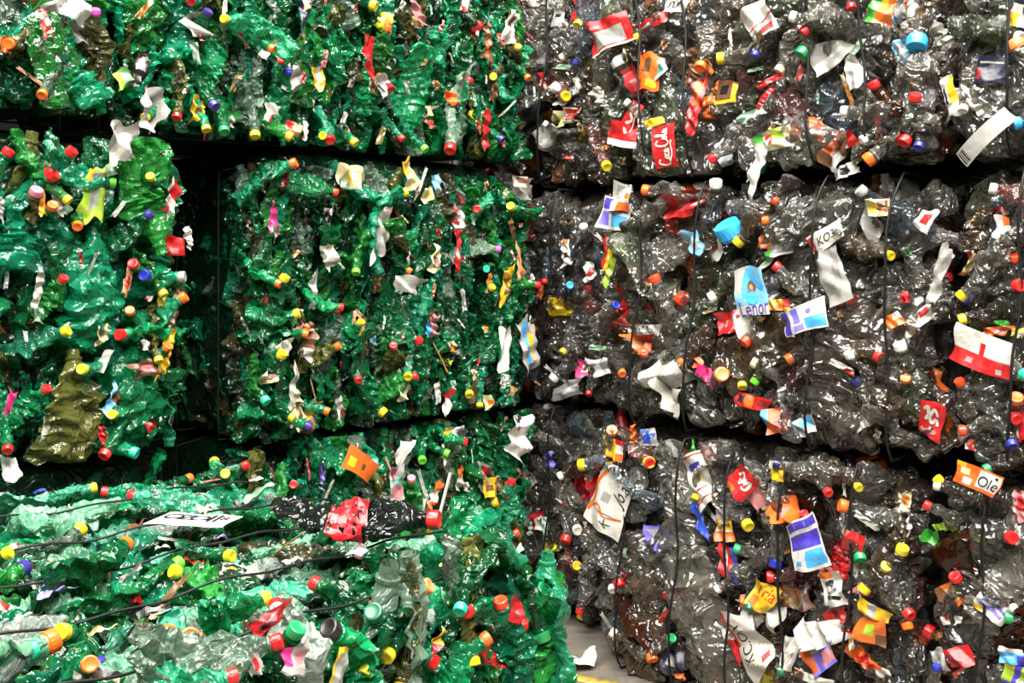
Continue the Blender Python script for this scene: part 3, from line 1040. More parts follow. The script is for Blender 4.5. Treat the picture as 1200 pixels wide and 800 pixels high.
rows_lo = {'G1L': 1, 'G1R': 1, 'R1a': 1, 'R1b': 1, 'R1c': 1}
for i, (k, B) in enumerate(BALES.items()):
    W, H = B.W, B.H
    caps = HC.get(k, [])
    sd = 1000 + i * 17
    if k == 'GF':
        hero_caps(B, 'top', GT, VG, GREEN + DUSTY_SHEEN, GREEN_W + [3, 2, 3], sd, lift=.035, cw=(.02, .5), name='flattened_bottle')
        hero_caps(B, 'front', GFR, VG, GREEN, GREEN_W, sd + 11, lift=.05, cw=(.1, .8))
        dress(B, 'top', 100 - len(GT), [('lying', .8), ('face', .2)], VG, GREEN[:5] + DUSTY_SHEEN, [2, 2, 1, 1, 1, 5, 5, 4], sd + 2, tops=(-.01, .03), sc=(.55, .85), capp=.06, capcols=GCOL, wrapp=.06, name='flattened_bottle')
        dress(B, 'front', 100 - len(GFR), [('upright', .6), ('edge', .3), ('face', .1)], VG, GREEN, GREEN_W, sd + 3, win=(.5, W, .45, H), tops=(.0, .065), sc=(.65, .95), capp=.05, capcols=GCOL, wrapp=.08)
        for q, s in enumerate((.05, .335, .61, .87, 1.18)):
            wire_long(B, s, seed=q)
        scraps(B, 'top', 40, sd + 4, vertical=False, lift=(.0, .03), mats=SCRAPM, s=(.5, 1.1))
        scraps(B, 'front', 25, sd + 5, win=(.5, W - .02, .3, H - .03))
    elif k[0] in 'GL':
        hero_caps(B, 'front', caps, VG, GREEN, GREEN_W, sd, lift=.05)
        win = None
        if k in rows_lo:
            win = (0, W, 0, .62)
        if k == 'GB':
            win = (0, W, .3, H)
        nb = 100 - len(caps)
        if k == 'LL':
            nb = 12
        st = [('edge', .75), ('upright', .25)] if k in ('GM', 'G1R', 'GB') else [('edge', .4), ('upright', .45), ('face', .15)]
        sc = (.8, 1.05) if k in ('GM', 'G1R', 'GB') else (.95, 1.2)
        dress(B, 'front', nb, st, (VS + VS + VG) if k in ('GM', 'G1R', 'GB') else (VS + VG), GREEN, GREEN_W, sd + 2, win=win, tops=(-.035, .045), sc=sc, capp=.03, capcols=GCOL, wrapp=.08)
        if k != 'LL':
            scraps(B, 'front', 70 if k in ('GM', 'G1R') else 36, sd + 4, win=(.04, W - .04, (win or (0, 0, .03))[2] + .03, (win or (0, 0, 0, H - .03))[3]), s=(.4, 1.0))
        for q in range(4):
            wire_long(B, .18 + q * .28, seed=q, lift=.004)
    else:
        hero_caps(B, 'front', caps, VC, CLEAR, CLEAR_W, sd, lift=.055, cw=(.1, .9), size=1.1)
        win = (0, W, 0, .62) if k in rows_lo else None
        nb = 92 - len(caps)
        if k[2] == 'a':
            win = (W - .62, W, 0, .62 if k in rows_lo else H)
            nb = 45
        if k[2] == 'c':
            win = (0, .55, 0, .62 if k in rows_lo else H)
            nb = 42
        dress(B, 'front', nb, [('face', .85), ('upright', .15)], VC, CLEAR, CLEAR_W, sd + 2, win=win, tops=(-.02, .05), sc=(1.0, 1.35), capp=.05, capcols=CCOL, wrapp=.16)
        w2 = win or (0, W, 0, H)
        scraps(B, 'front', 30 if k[2] == 'b' else 12, sd + 4, win=(w2[0] + .04, w2[1] - .04, w2[2] + .04, w2[3] - .04), vertical=False, lift=(.0, .05), s=(.5, 1.1))


def uw(B, px, py):
    return B.pix(px, py, 'front', .05)[0]


WIRES = {
    'R1b': [(745, 0, 758, 205), (800, 0, 806, 205), (945, 0, 946, 205), (1012, 0, 1013, 205)],
    'R1c': [(1183, 0, 1182, 205), (1225, 0, 1225, 205)],
    'R2b': [(757, 218, 738, 485), (823, 218, 800, 490), (963, 218, 942, 510), (1048, 218, 1037, 540)],
    'R2c': [(1198, 220, 1182, 550), (1240, 220, 1230, 550)],
    'R3b': [(735, 495, 722, 770), (800, 500, 785, 780), (858, 510, 850, 795), (920, 520, 916, 800), (1001, 545, 989, 800)],
    'R3c': [(1157, 560, 1144, 800), (1210, 560, 1200, 800)],
    'R1a': [(643, 0, 634, 150)], 'R2a': [(650, 230, 638, 400)], 'R3a': [(645, 500, 640, 700)],
}
for k, ws in WIRES.items():
    B = BALES[k]
    for q, (x0, y0, x1, y1) in enumerate(ws):
        (ua, va), (ub, vb) = B.pix(x0, y0, 'front', .05), B.pix(x1, y1, 'front', .05)
        sl = (ua - ub) / max(va - vb, .01)
        wire_front(B, ub + sl * (B.H - vb), ub - sl * vb, seed=q + len(k) * 3, lift=.066)

exec_labels = True

# ------------------------------------------------------------------ printed labels, torn sheets and wrappers one can make out
COLA = [[(.20, .72), (.12, .80), (.06, .6), (.07, .35), (.13, .25), (.2, .33)], [(.24, .5), (.205, .38), (.235, .28), (.265, .4), (.24, .5), (.28, .5)], [(.335, .48), (.30, .5), (.285, .36), (.31, .27), (.345, .32)],
        [(.405, .48), (.37, .48), (.36, .33), (.39, .28), (.415, .45), (.41, .3), (.44, .3)], [(.455, .4), (.50, .42)], [(.64, .72), (.56, .82), (.50, .6), (.51, .35), (.57, .25), (.64, .33)],
        [(.68, .5), (.65, .38), (.675, .28), (.705, .4), (.68, .5), (.72, .5)], [(.73, .35), (.775, .75), (.765, .85), (.745, .7), (.75, .32), (.78, .28)],
        [(.86, .48), (.825, .48), (.81, .33), (.84, .28), (.87, .45), (.865, .3), (.91, .3)], [(.13, .25), (.3, .12), (.5, .16), (.6, .12)]]


def S(k, px, py, w, h, ang, base, regions=(), label=None, face='front', lift=.058, name='printed_label', amp=.24, ragged=.05, **kw):
    kw.setdefault('curl', .22)
    return stick(BALES[k], face, px, py, w, h, ang, lift=lift, label=label, name=name, base=base, regions=regions, amp=amp, ragged=ragged, **kw)


def sheet(k, px, py, w, h, ang, base, regions=(), **kw):
    kw.setdefault('amp', .5)
    kw.setdefault('ragged', .13)
    kw.setdefault('lift', .03)
    return S(k, px, py, w, h, ang, base, regions, name='torn_sheet', **kw)


R = 'R1b'
S(R, 710, 38, 50, 36, 9, 'red', [(.14, .12, .84, .64, 'silver'), (0, 0, 1, .06, 'white'), (.12, .72, .34, .82, 'pinkish')], 'red and white label')
S(R, 731, 90, 46, 22, -58, 'black', [(.35, .42, .97, .95, 'dkred'), (.05, .3, .26, .8, 'grey')], 'black label with white lettering', texts=[('zero', .42, .2, .05, 0, 'white', .2)])
S(R, 727, 157, 34, 26, -12, 'red', [(0, 0, 1, .26, 'white')], 'red label with a white strip')
S(R, 737, 139, 30, 14, 58, 'red', [], 'red label with white script', strokes=[([(.05, .3), (.3, .7), (.5, .3), (.75, .75), (.95, .5)], .010, 'white'), ([(.1, .15), (.5, .12), (.9, .25)], .006, 'white')])
S(R, 777, 171, 50, 28, 97, 'red', [], 'red label with white script lettering', amp=.06, ragged=.02, strokes=[(p, .0055, 'white') for p in COLA], lift=.07)
S(R, 765, 143, 24, 9, 8, 'yellow')
S(R, 758, 84, 30, 42, -6, 'orange', [(.25, .5, .6, .85, 'brown'), (.5, .1, .9, .3, 'yellow'), (0, 0, .3, .3, 'red')], amp=.35, ragged=.12)
S(R, 770, 82, 17, 12, 32, 'white', [(.15, .2, .8, .75, 'teal')])
sheet(R, 762, 27, 30, 12, 20, 'red', [(.3, .3, .6, .7, 'white')])
sheet(R, 814, 123, 15, 60, -10, 'red', [(.2, .5, .8, .95, 'orange'), (.3, .1, .7, .3, 'dkred')], lift=.06)
S(R, 828, 118, 15, 9, 15, 'orange')
S(R, 850, 108, 24, 26, -8, 'brown', [(0, 0, 1, .15, 'yellow'), (.8, 0, 1, .9, 'yellow'), (.2, .4, .6, .8, 'black')])
S(R, 790, 6, 26, 14, -12, 'white', [], strokes=[([(.2, .3), (.4, .8), (.5, .3), (.7, .7), (.9, .4)], .006, 'black')])
S(R, 888, 24, 30, 36, 24, 'white', [(0, .42, 1, .47, 'red'), (.1, 0, .5, .25, 'brown'), (.5, .05, .9, .28, 'red')], 'white label with a red line')
S(R, 907, 163, 56, 24, 6, 'cream', [(0, .5, .25, 1, 'green'), (.3, .3, .45, .8, 'red'), (.45, .5, .7, 1, 'lime'), (.7, .2, .95, .5, 'silver'), (.85, .5, 1, 1, 'orange')], 'many-coloured torn label', amp=.2)
S(R, 886, 194, 12, 50, -18, 'white', [], amp=.4, ragged=.12, lift=.075)
S(R, 895, 115, 24, 5, 48, 'red')
S(R, 900, 95, 28, 6, 20, 'red', [(.4, 0, .6, 1, 'pinkish')])
S(R, 1030, 12, 28, 26, -20, 'orange', [(0, 0, .4, 1, 'green'), (.4, .5, .7, 1, 'yellow')])
sheet(R, 972, 62, 40, 28, 25, 'silver', [(.4, .4, .8, .8, 'white')])
sheet(R, 1000, 84, 18, 36, 15, 'white', [(.2, .1, .5, .6, 'grey')])
sheet(R, 958, 152, 12, 26, 15, 'orange', [(.3, .3, .7, .8, 'red')])
sheet(R, 978, 176, 20, 34, -25, 'brown', [(0, .3, .35, 1, 'orange'), (.5, 0, 1, .5, 'grey')])
sheet(R, 992, 165, 20, 16, 10, 'red', [(0, 0, .5, .3, 'white')])
sheet(R, 1030, 140, 8, 40, -5, 'red')
sheet(R, 1050, 30, 10, 24, 0, 'ltblue')
sheet(R, 700, 112, 10, 16, 30, 'grey')
sheet(R, 1055, 60, 16, 26, 15, 'ltblue', [(.2, .2, .8, .8, 'silver')])
sheet(R, 990, 200, 26, 12, 20, 'white', [(.3, .2, .7, .8, 'black')])
R = 'R1c'
S(R, 1160, 82, 38, 34, -3, 'navy', [(.1, .75, .9, .82, 'grey'), (.05, .2, .2, .6, 'dkred')], 'dark navy label')
S(R, 1113, 112, 14, 46, 14, 'white', [(.4, .3, 1, .95, 'yellow'), (.05, .3, .25, .7, 'navy')])
sheet(R, 1128, 118, 26, 34, 18, 'white', [(.2, .3, .5, .6, 'pinkish')])
S(R, 1152, 160, 62, 17, 42, 'silver', [(.02, .1, .045, .9, 'black'), (.06, .1, .075, .9, 'black'), (.09, .1, .12, .9, 'black'), (.13, .1, .14, .9, 'black')], 'white sticker with a bar pattern', lift=.085, amp=.02, ragged=.01)
S(R, 1194, 18, 20, 24, -15, 'white', [(0, 0, .5, .6, 'yellow'), (.6, .5, .9, .9, 'navy')])
R = 'R2b'
S(R, 717, 251, 30, 32, -14, 'white', [(.05, .62, .95, .95, 'purple'), (.05, .1, .35, .55, 'violet'), (.45, .1, .95, .5, 'sky'), (.3, .7, .36, .9, 'white'), (.6, .7, .66, .9, 'white')], 'white label with violet and blue panels')
S(R, 726, 231, 24, 30, -12, 'white', [(.2, .4, .6, .9, 'grey'), (.5, 0, 1, .35, 'redorange' if 'redorange' in INK else 'orange'), (.7, .5, 1, .7, 'orange')], amp=.25)
S(R, 711, 297, 10, 32, -14, 'red', [(.5, 0, 1, 1, 'yellow')])
S(R, 713, 318, 7, 28, -24, 'lime')
sheet(R, 797, 240, 46, 26, 14, 'red', [(.3, .3, .6, .7, 'pinkish'), (.75, .4, .9, .9, 'white')])
S(R, 757, 386, 30, 12, 4, 'grey', [], texts=[('nMo', .45, .5, .07, 0, 'black', .2)], amp=.2)
sheet(R, 750, 402, 26, 22, 10, 'orange', [(.5, .5, 1, 1, 'red'), (.1, .2, .5, .6, 'skin')])
sheet(R, 778, 437, 44, 32, 28, 'paper', [(.5, .1, .8, .4, 'grey')])
sheet(R, 780, 466, 30, 30, -12, 'paper', [(.5, 0, .9, .2, 'black')])
S(R, 880, 341, 36, 52, 10, 'ltblue', [(0, .72, .45, 1, 'silver'), (0, 0, 1, .2, 'white'), (0, .45, .3, .72, 'grey')], 'light blue label with a smiling face and violet script', lift=.08, curl=.04, amp=.12,
  strokes=[([(.32, .35), (.36, .7), (.5, .9), (.62, .7), (.9, .55)], .022, 'sky'), ([(.52, .6)], .018, 'brown'), ([(.46, .5), (.44, .42), (.47, .36)], .014, 'brown'), ([(.53, .58)], .0115, 'skin'), ([(.50, .36)], .022, 'sky'), ([(.5, .545), (.53, .535), (.56, .55)], .003, 'red')],
  texts=[('Lenor', .52, .15, .115, .1, 'purple', .25, 1.5)])
S(R, 939, 373, 50, 28, 16, 'white', [(.02, .02, .2, .98, 'purple'), (.29, .35, .44, .95, 'violet'), (.29, .05, .5, .3, 'violet'), (.54, .06, .98, .48, 'sky'), (.62, .6, .72, .78, 'violet')], 'white label with violet and sky blue panels', lift=.085, amp=.14)
S(R, 906, 357, 40, 13, 2, 'yellow', [(.4, 0, .7, .5, 'orange'), (.8, .3, 1, 1, 'red'), (0, 0, .2, .6, 'green')])
sheet(R, 849, 378, 26, 24, 10, 'red', [(.3, .3, .5, .6, 'white')])
sheet(R, 868, 377, 22, 24, -20, 'white')
S(R, 974, 322, 26, 60, 20, 'silver', [(0, .8, .3, .95, 'black')], amp=.25)
S(R, 968, 278, 38, 18, 28, 'white', [(0, .2, .15, .9, 'red')], 'white torn label with black letters', texts=[('KO3', .5, .5, .07, 0, 'black', .2)], curl=.03, amp=.1)
S(R, 1028, 243, 28, 20, 6, 'cream', [(.1, .2, .4, .7, 'yellow'), (.5, .5, .9, .9, 'brown'), (.5, 0, .8, .4, 'orange')], amp=.3)
sheet(R, 1100, 322, 13, 58, -24, 'silver', [], lift=.07, amp=.3)
sheet(R, 1106, 305, 22, 10, 50, 'grey')
sheet(R, 1060, 348, 12, 14, 0, 'red')
S(R, 1047, 375, 18, 14, 22, 'orange', [(.5, .5, 1, 1, 'white')])
sheet(R, 1072, 378, 44, 16, 38, 'white', [(0, .2, .2, .8, 'orange'), (.6, .5, .9, .9, 'red')])
sheet(R, 1085, 258, 16, 22, -30, 'white', [(.2, .3, .7, .8, 'red')])
S(R, 1090, 492, 28, 40, -12, 'red', [], 'red label with white script', amp=.2, strokes=[([(.2, .75), (.35, .85), (.4, .6), (.6, .8), (.75, .65)], .008, 'white'), ([(.25, .45), (.4, .6), (.5, .4), (.7, .55), (.8, .4)], .008, 'white'), ([(.1, .15), (.4, .1), (.8, .25)], .012, 'pinkish')])
S(R, 906, 493, 26, 28, 10, 'orange', [(0, .4, .3, 1, 'sky'), (.5, .2, .9, .5, 'red')], amp=.3)
S(R, 880, 471, 42, 16, -6, 'red', [(.1, .3, .3, .8, 'navy'), (.3, .1, .55, .9, 'orange'), (.7, .3, 1, .8, 'dkred')])
sheet(R, 828, 440, 26, 12, -25, 'magenta')
sheet(R, 816, 424, 10, 12, 0, 'orange')
sheet(R, 897, 280, 14, 20, -20, 'orange', [(.2, .2, .7, .7, 'brown')])
sheet(R, 838, 292, 16, 22, 10, 'white', [(0, .5, .6, 1, 'orange')])
sheet(R, 905, 295, 30, 16, 30, 'silver', [(.1, .2, .5, .8, 'green')])
sheet(R, 812, 285, 14, 26, 30, 'ltblue', [(.3, .3, .8, .7, 'white')])
sheet(R, 700, 430, 22, 20, 10, 'grey')
sheet(R, 1018, 266, 24, 36, -15, 'silver', lift=.025)
sheet(R, 1010, 495, 24, 12, 30, 'silver')
sheet(R, 940, 500, 26, 18, 20, 'grey', [(.4, .4, .9, .9, 'sky')])
R = 'R2c'
S(R, 1148, 412, 66, 40, -16, 'white', [(0, 0, 1, .40, 'red'), (.47, .38, .56, .72, 'red'), (.28, .12, .40, .26, 'pinkish'), (.8, .06, .88, .2, 'silver'), (.56, .40, 1, .44, 'silver')], 'red and white bag', lift=.075, amp=.12)
sheet(R, 1193, 492, 16, 46, 8, 'red', [(.2, .1, .4, .9, 'white')])
sheet(R, 1170, 378, 26, 6, -2, 'green')
sheet(R, 1165, 388, 34, 11, 3, 'orange', [(.5, .2, .9, .8, 'pinkish')])
sheet(R, 1174, 265, 18, 24, 8, 'white', [(.5, .5, 1, 1, 'orange')])
sheet(R, 1174, 300, 18, 24, -8, 'white')
sheet(R, 1170, 288, 10, 14, 0, 'brown')
sheet(R, 1190, 390, 14, 12, 0, 'yellow')
R = 'R3b'
S(R, 716, 525, 27, 24, -8, 'yellow', [(.7, .0, 1, .35, 'orange'), (.72, .35, 1, .75, 'white'), (.7, .75, 1, 1, 'red'), (0, .6, .1, 1, 'teal'), (0, 0, .6, .08, 'orange')], 'yellow label')
S(R, 712, 588, 36, 60, -24, 'white', [(.3, .45, .5, .6, 'silver')], 'white label with black letters and orange flourish', lift=.075, amp=.08,
  texts=[('Jola', .80, .72, .085, 1.35, 'black', .2, 1.4), ('K', .62, .17, .026, .9, 'black')], strokes=[([(.02, .2), (.3, .38), (.55, .25), (.95, .36)], .008, 'orange'), ([(.02, .15), (.1, .45), (.05, .7), (.2, .95)], .012, 'orange'), ([(.1, .3), (.4, .3), (.8, .3)], .004, 'brown')])
S(R, 818, 561, 24, 50, 24, 'white', [(.15, .68, .8, .8, 'purple'), (0, .12, 1, .15, 'red'), (.0, .93, 1, .96, 'red'), (.3, .3, .7, .34, 'red'), (.3, .42, .7, .62, 'cream')], 'long white label with violet print')
S(R, 868, 565, 24, 26, -38, 'red', [(.1, 0, .5, .2, 'orange')], 'red label', strokes=[([(.2, .6), (.35, .8), (.5, .55), (.4, .4), (.6, .7)], .008, 'white'), ([(.6, .5), (.75, .7), (.8, .4), (.6, .4)], .008, 'white')])
sheet(R, 882, 580, 26, 18, -35, 'pinkish')
S(R, 910, 556, 16, 16, 0, 'yellow')
S(R, 910, 545, 22, 10, 4, 'white', [(.7, 0, 1, .5, 'red')])
S(R, 847, 621, 23, 24, 8, 'orange', [(0, .5, 1, .95, 'yellow'), (0, .42, 1, .5, 'white')], 'orange and yellow label', texts=[('Sama', .5, .72, .062, .2, 'red', .1)])
S(R, 845, 605, 16, 18, 5, 'silver')
sheet(R, 819, 610, 9, 34, 22, 'blue')
S(R, 852, 659, 24, 42, -2, 'red', [(.72, 0, 1, 1, 'blue'), (.3, .1, .5, .9, 'white'), (.35, .3, .45, .6, 'red')], 'red, white and blue wrapper', amp=.25)
S(R, 943, 638, 36, 50, 20, 'white', [(.04, .80, .96, .96, 'purple'), (.04, .42, .96, .72, 'purple'), (.45, .06, .96, .38, 'sky'), (.1, .1, .3, .2, 'sky'), (.3, .82, .34, .94, 'violet'), (.6, .82, .64, .94, 'violet')], 'white label with violet and blue panels beside the orange crumple', lift=.072)
sheet(R, 916, 598, 32, 28, 5, 'orange', [(.3, .2, .7, .6, 'pinkish')], amp=.8, ragged=.05, lift=.07)
S(R, 892, 700, 26, 30, -22, 'yellow', [(.1, .1, .4, .4, 'orange')], 'yellow label with red letters', texts=[('Tria', .55, .72, .070, .0, 'red', .15, 1.3)])
sheet(R, 878, 716, 28, 18, -35, 'white', [(0, .3, .4, .9, 'orange'), (.5, 0, .8, .5, 'yellow')])
sheet(R, 905, 712, 24, 34, -20, 'paper', lift=.045)
S(R, 876, 752, 30, 56, 38, 'paper', [(0, .5, .12, 1, 'red'), (.7, .1, .9, .2, 'red')], 'crumpled grey label with black letters', texts=[('KC.OX', .35, .52, .13, 1.57, 'black', .1, 1.3)], amp=.2, ragged=.09)
sheet(R, 857, 754, 9, 34, 38, 'red', [(0, .6, 1, 1, 'white')])
S(R, 1022, 716, 36, 14, -16, 'yellow', [(.35, 0, .6, 1, 'silver')])
S(R, 1018, 738, 36, 34, -6, 'orange', [(.35, .3, .65, .7, 'lime'), (.7, 0, 1, .4, 'brown')], 'orange and yellow label', amp=.2)
sheet(R, 955, 744, 52, 24, 22, 'white', [(.7, 0, 1, .3, 'grey')], lift=.07, label='white torn bag')
sheet(R, 979, 723, 22, 14, 18, 'red')
sheet(R, 985, 742, 22, 8, 22, 'red')
S(R, 924, 766, 15, 36, -18, 'white', [], name='torn_sheet', amp=.3)
S(R, 957, 768, 32, 28, 38, 'violet', [(0, .1, .3, .9, 'orange'), (.3, .6, .9, .95, 'silver'), (.6, .1, 1, .5, 'pinkish')], amp=.2)
S(R, 974, 690, 24, 38, 10, 'white', [(0, .8, .6, 1, 'orange')], strokes=[([(.2, .6), (.5, .7), (.4, .4), (.7, .5)], .012, 'black'), ([(.3, .25), (.5, .3), (.8, .2)], .012, 'black')], amp=.35)
sheet(R, 968, 668, 18, 18, 0, 'pinkish', [(.2, .4, .7, .9, 'orange')])
S(R, 1000, 635, 22, 22, -12, 'red', [(.3, .3, .5, .6, 'dkred')], amp=.3)
sheet(R, 1015, 775, 40, 14, -32, 'orange', [(.3, .2, .7, .8, 'red'), (.8, 0, 1, 1, 'white')])
S(R, 950, 795, 46, 12, -2, 'white', [(0, .2, .2, .9, 'orange'), (.4, .4, .8, .6, 'grey')])
S(R, 758, 512, 20, 20, 5, 'silver', [], strokes=[([(.1, .7), (.4, .9), (.6, .5), (.3, .2), (.7, .3), (.9, .7)], .012, 'blue'), ([(.2, .4), (.5, .6), (.8, .4)], .01, 'blue')])
sheet(R, 741, 508, 7, 24, 0, 'orange')
sheet(R, 783, 772, 30, 26, -20, 'navy', [(.4, .3, .7, .6, 'grey')])
sheet(R, 795, 792, 14, 6, 0, 'orange')
sheet(R, 784, 692, 20, 16, 20, 'red', [(0, .4, .5, 1, 'white')])
sheet(R, 1040, 655, 12, 20, 0, 'brown')
sheet(R, 1060, 610, 12, 30, 12, 'white', [(.3, .2, .7, .8, 'black')])
sheet(R, 1060, 588, 14, 24, 0, 'cream', [(.3, .3, .8, .8, 'orange')])
sheet(R, 1022, 612, 14, 10, 0, 'white')
sheet(R, 770, 630, 30, 26, 10, 'violet', [(.2, .3, .8, .8, 'silver')], lift=.03)
sheet(R, 830, 530, 16, 22, 0, 'pinkish', lift=.04)
sheet(R, 813, 530, 6, 22, 0, 'green', lift=.05)
sheet(R, 1012, 690, 24, 16, -10, 'pinkish', lift=.04)
sheet(R, 930, 700, 34, 26, 10, 'brown', lift=.03)
R = 'R3c'
S(R, 1145, 561, 48, 25, -16, 'orange', [(.5, .15, .98, .92, 'white'), (.1, .5, .3, .8, 'cream'), (.2, .1, .4, .4, 'white'), (0, .8, .2, 1, 'yellow')], 'orange label with blue letters on white', lift=.078, texts=[('Ole', .74, .48, .056, 0, 'navy', 0, 1.15)], strokes=[([(.86, .76), (.89, .86)], .006, 'navy')], amp=.05, curl=.05)
S(R, 1163, 711, 36, 25, -28, 'white', [(.15, .25, .85, .4, 'violet'), (.15, .5, .85, .62, 'violet'), (.15, .7, .6, .8, 'purple'), (0, 0, .3, .2, 'yellow'), (.5, .93, 1, 1, 'red')], 'white label with violet print')
S(R, 1185, 769, 32, 18, 8, 'sky', [(0, .7, 1, 1, 'white'), (.1, .3, .6, .45, 'ltblue'), (.7, 0, 1, .6, 'purple')])
S(R, 1190, 792, 30, 24, -12, 'purple', [(0, .1, .4, 1, 'lime'), (0, .8, .4, 1, 'yellow'), (.62, .0, 1, 1, 'lime')], texts=[('Sun', .8, .5, .045, 1.2, 'white')])
S(R, 1123, 770, 28, 20, 18, 'red', [(.3, .3, .6, .7, 'dkred')], amp=.35)
sheet(R, 1115, 697, 22, 22, 30, 'orange', [(.3, .2, .7, .8, 'cream'), (0, 0, .3, 1, 'brown')])
sheet(R, 1194, 590, 16, 34, 0, 'pinkish', [(.3, .3, 1, .8, 'red')])
sheet(R, 1089, 629, 14, 14, -30, 'green')
sheet(R, 1104, 617, 20, 7, 25, 'lime')
sheet(R, 1122, 622, 22, 7, -30, 'lime')
sheet(R, 1145, 632, 24, 6, -8, 'lime')
sheet(R, 1123, 726, 10, 10, 0, 'white')
sheet(R, 1098, 745, 18, 12, 0, 'brown')
sheet(R, 1100, 772, 14, 20, 20, 'silver')
R = 'R1a'
S(R, 652, 20, 14, 20, -10, 'silver', [(.2, .5, .8, .7, 'black')])
sheet(R, 652, 112, 14, 22, 10, 'white', [(.2, .2, .6, .5, 'black')])
sheet(R, 660, 138, 34, 20, 5, 'cream', [(.0, .2, .5, .6, 'lime'), (.6, .2, 1, .9, 'dkred')])
sheet(R, 636, 96, 8, 22, 10, 'red', [(0, 0, 1, .4, 'skin')])
R = 'R2a'
sheet(R, 662, 296, 11, 38, 0, 'white', [(.2, .3, .8, .5, 'black'), (.2, .8, .9, 1, 'orange')])
sheet(R, 690, 318, 12, 20, 10, 'white', [(.4, .2, .8, .7, 'dkred')])
sheet(R, 683, 432, 14, 18, 10, 'magenta', [(.3, .3, .7, .7, 'white')])
sheet(R, 660, 458, 30, 14, 20, 'grey')
sheet(R, 632, 340, 9, 20, 0, 'orange', [(0, .6, 1, 1, 'red')])
R = 'R3a'
sheet(R, 628, 610, 16, 20, 10, 'red', [(.5, .0, 1, .6, 'white')])
sheet(R, 642, 538, 12, 18, 0, 'violet')
sheet(R, 665, 645, 10, 30, 0, 'brown')

R = 'G1R'
sheet(R, 333, 60, 20, 28, 10, 'white', [(0, 0, .4, .25, 'red')], lift=.06)
sheet(R, 433, 65, 11, 46, 4, 'red', [(.3, .3, .7, .5, 'dkred')])
sheet(R, 347, 95, 18, 26, -30, 'silver')
sheet(R, 145, 166, 26, 44, -10, 'paper', [(.1, 0, .3, 1, 'grey')], lift=.105, amp=1.1, ragged=.2)
sheet(R, 181, 128, 26, 36, -20, 'silver', [(.2, .2, .5, .7, 'grey')], lift=.06, amp=1.0, ragged=.2)
sheet(R, 492, 16, 9, 24, 30, 'pinkish')
sheet(R, 452, 100, 18, 22, 10, 'white', [(.6, 0, 1, .6, 'red'), (0, .2, .3, .6, 'black')])
sheet(R, 571, 152, 9, 48, 0, 'red', [(.2, .2, .8, .4, 'brown')])
sheet(R, 318, 132, 14, 20, -10, 'white', [(.5, 0, 1, .4, 'red')])
sheet(R, 345, 150, 18, 12, -20, 'skin', [(0, .3, .4, 1, 'red')])
sheet(R, 573, 50, 9, 56, 2, 'brown', [(.2, .2, .6, .7, 'orange')])
sheet(R, 530, 115, 10, 14, 30, 'orange')
sheet(R, 375, 92, 12, 24, 10, 'yellow', [(.3, .3, .7, 1, 'white')])
sheet(R, 600, 30, 14, 34, -15, 'white', [(.3, .5, .8, .9, 'brown')])
sheet(R, 357, 10, 12, 40, 5, 'navy', [(.5, .4, 1, 1, 'cream')])
sheet(R, 233, 30, 24, 26, 15, 'silver', [(.3, .3, .7, .7, 'grey')])
sheet(R, 233, 128, 14, 26, -10, 'yellow', [(.3, .3, .7, .7, 'brown')])
sheet(R, 165, 80, 14, 40, -15, 'black', [(.2, .5, .7, .8, 'white')])
sheet(R, 147, 90, 18, 16, 30, 'lime', [(.4, .2, .9, .7, 'ltblue')])
sheet(R, 580, 100, 8, 40, 0, 'brown')
sheet(R, 408, 155, 9, 14, 0, 'pinkish')
sheet(R, 505, 130, 12, 14, 0, 'cream')
R = 'G1L'
sheet(R, 84, 8, 46, 26, -8, 'white', [(.1, 0, .4, .5, 'silver')], lift=.06)
sheet(R, 92, 38, 22, 22, 10, 'grey')
sheet(R, 9, 52, 16, 22, 0, 'orange', [(.3, .3, .8, .7, 'red')])
R = 'GL'
sheet(R, 112, 225, 28, 66, -6, 'lime', [(.3, .2, .7, .9, 'grey'), (0, .5, .3, 1, 'yellow')], amp=.2)
sheet(R, 202, 232, 11, 34, -24, 'white', [(.2, .5, 1, 1, 'red'), (0, 0, .6, .3, 'red')], lift=.06)
sheet(R, 208, 288, 22, 24, 5, 'red', [(.1, .1, .5, .4, 'pinkish')])
sheet(R, 222, 278, 8, 22, 15, 'white')
sheet(R, 171, 432, 26, 18, 15, 'brown', [(.2, .2, .8, .7, 'pinkish')], lift=.06)
sheet(R, 196, 412, 11, 50, -14, 'yellow', [(.2, .3, .8, .7, 'orange')])
sheet(R, 13, 548, 18, 26, 15, 'white', [(.3, .3, .6, .8, 'silver')])
sheet(R, 45, 340, 9, 44, -12, 'paper')
sheet(R, 122, 515, 9, 32, 8, 'red', [(.2, 0, .7, .2, 'white')])
sheet(R, 133, 470, 12, 34, -20, 'ltblue', [(.4, .5, 1, 1, 'brown')])
sheet(R, 54, 500, 8, 30, -8, 'paper')
sheet(R, 12, 472, 8, 24, -20, 'magenta')
sheet(R, 2, 245, 6, 30, 0, 'silver')
sheet(R, 66, 235, 7, 30, 30, 'silver')
sheet(R, 190, 350, 10, 18, 0, 'yellow')
sheet(R, 50, 225, 9, 60, 0, 'yellow', [(.2, .2, .7, .5, 'orange')])
sheet(R, 150, 330, 8, 30, -15, 'skin', [(.3, .3, .8, .7, 'red')])
sheet(R, 120, 392, 14, 24, 0, 'cream', [(.3, .3, .7, .7, 'skin')])
sheet(R, 205, 360, 10, 50, -10, 'brown', [(.3, .3, .7, .7, 'silver')])
R = 'GM'
sheet(R, 415, 208, 34, 28, -4, 'cream', [(.3, .3, .7, .8, 'yellow'), (.5, .4, .65, .7, 'skin')], lift=.06)
sheet(R, 449, 272, 16, 52, -12, 'paper', [(.2, 0, .7, .5, 'silver')], lift=.065)
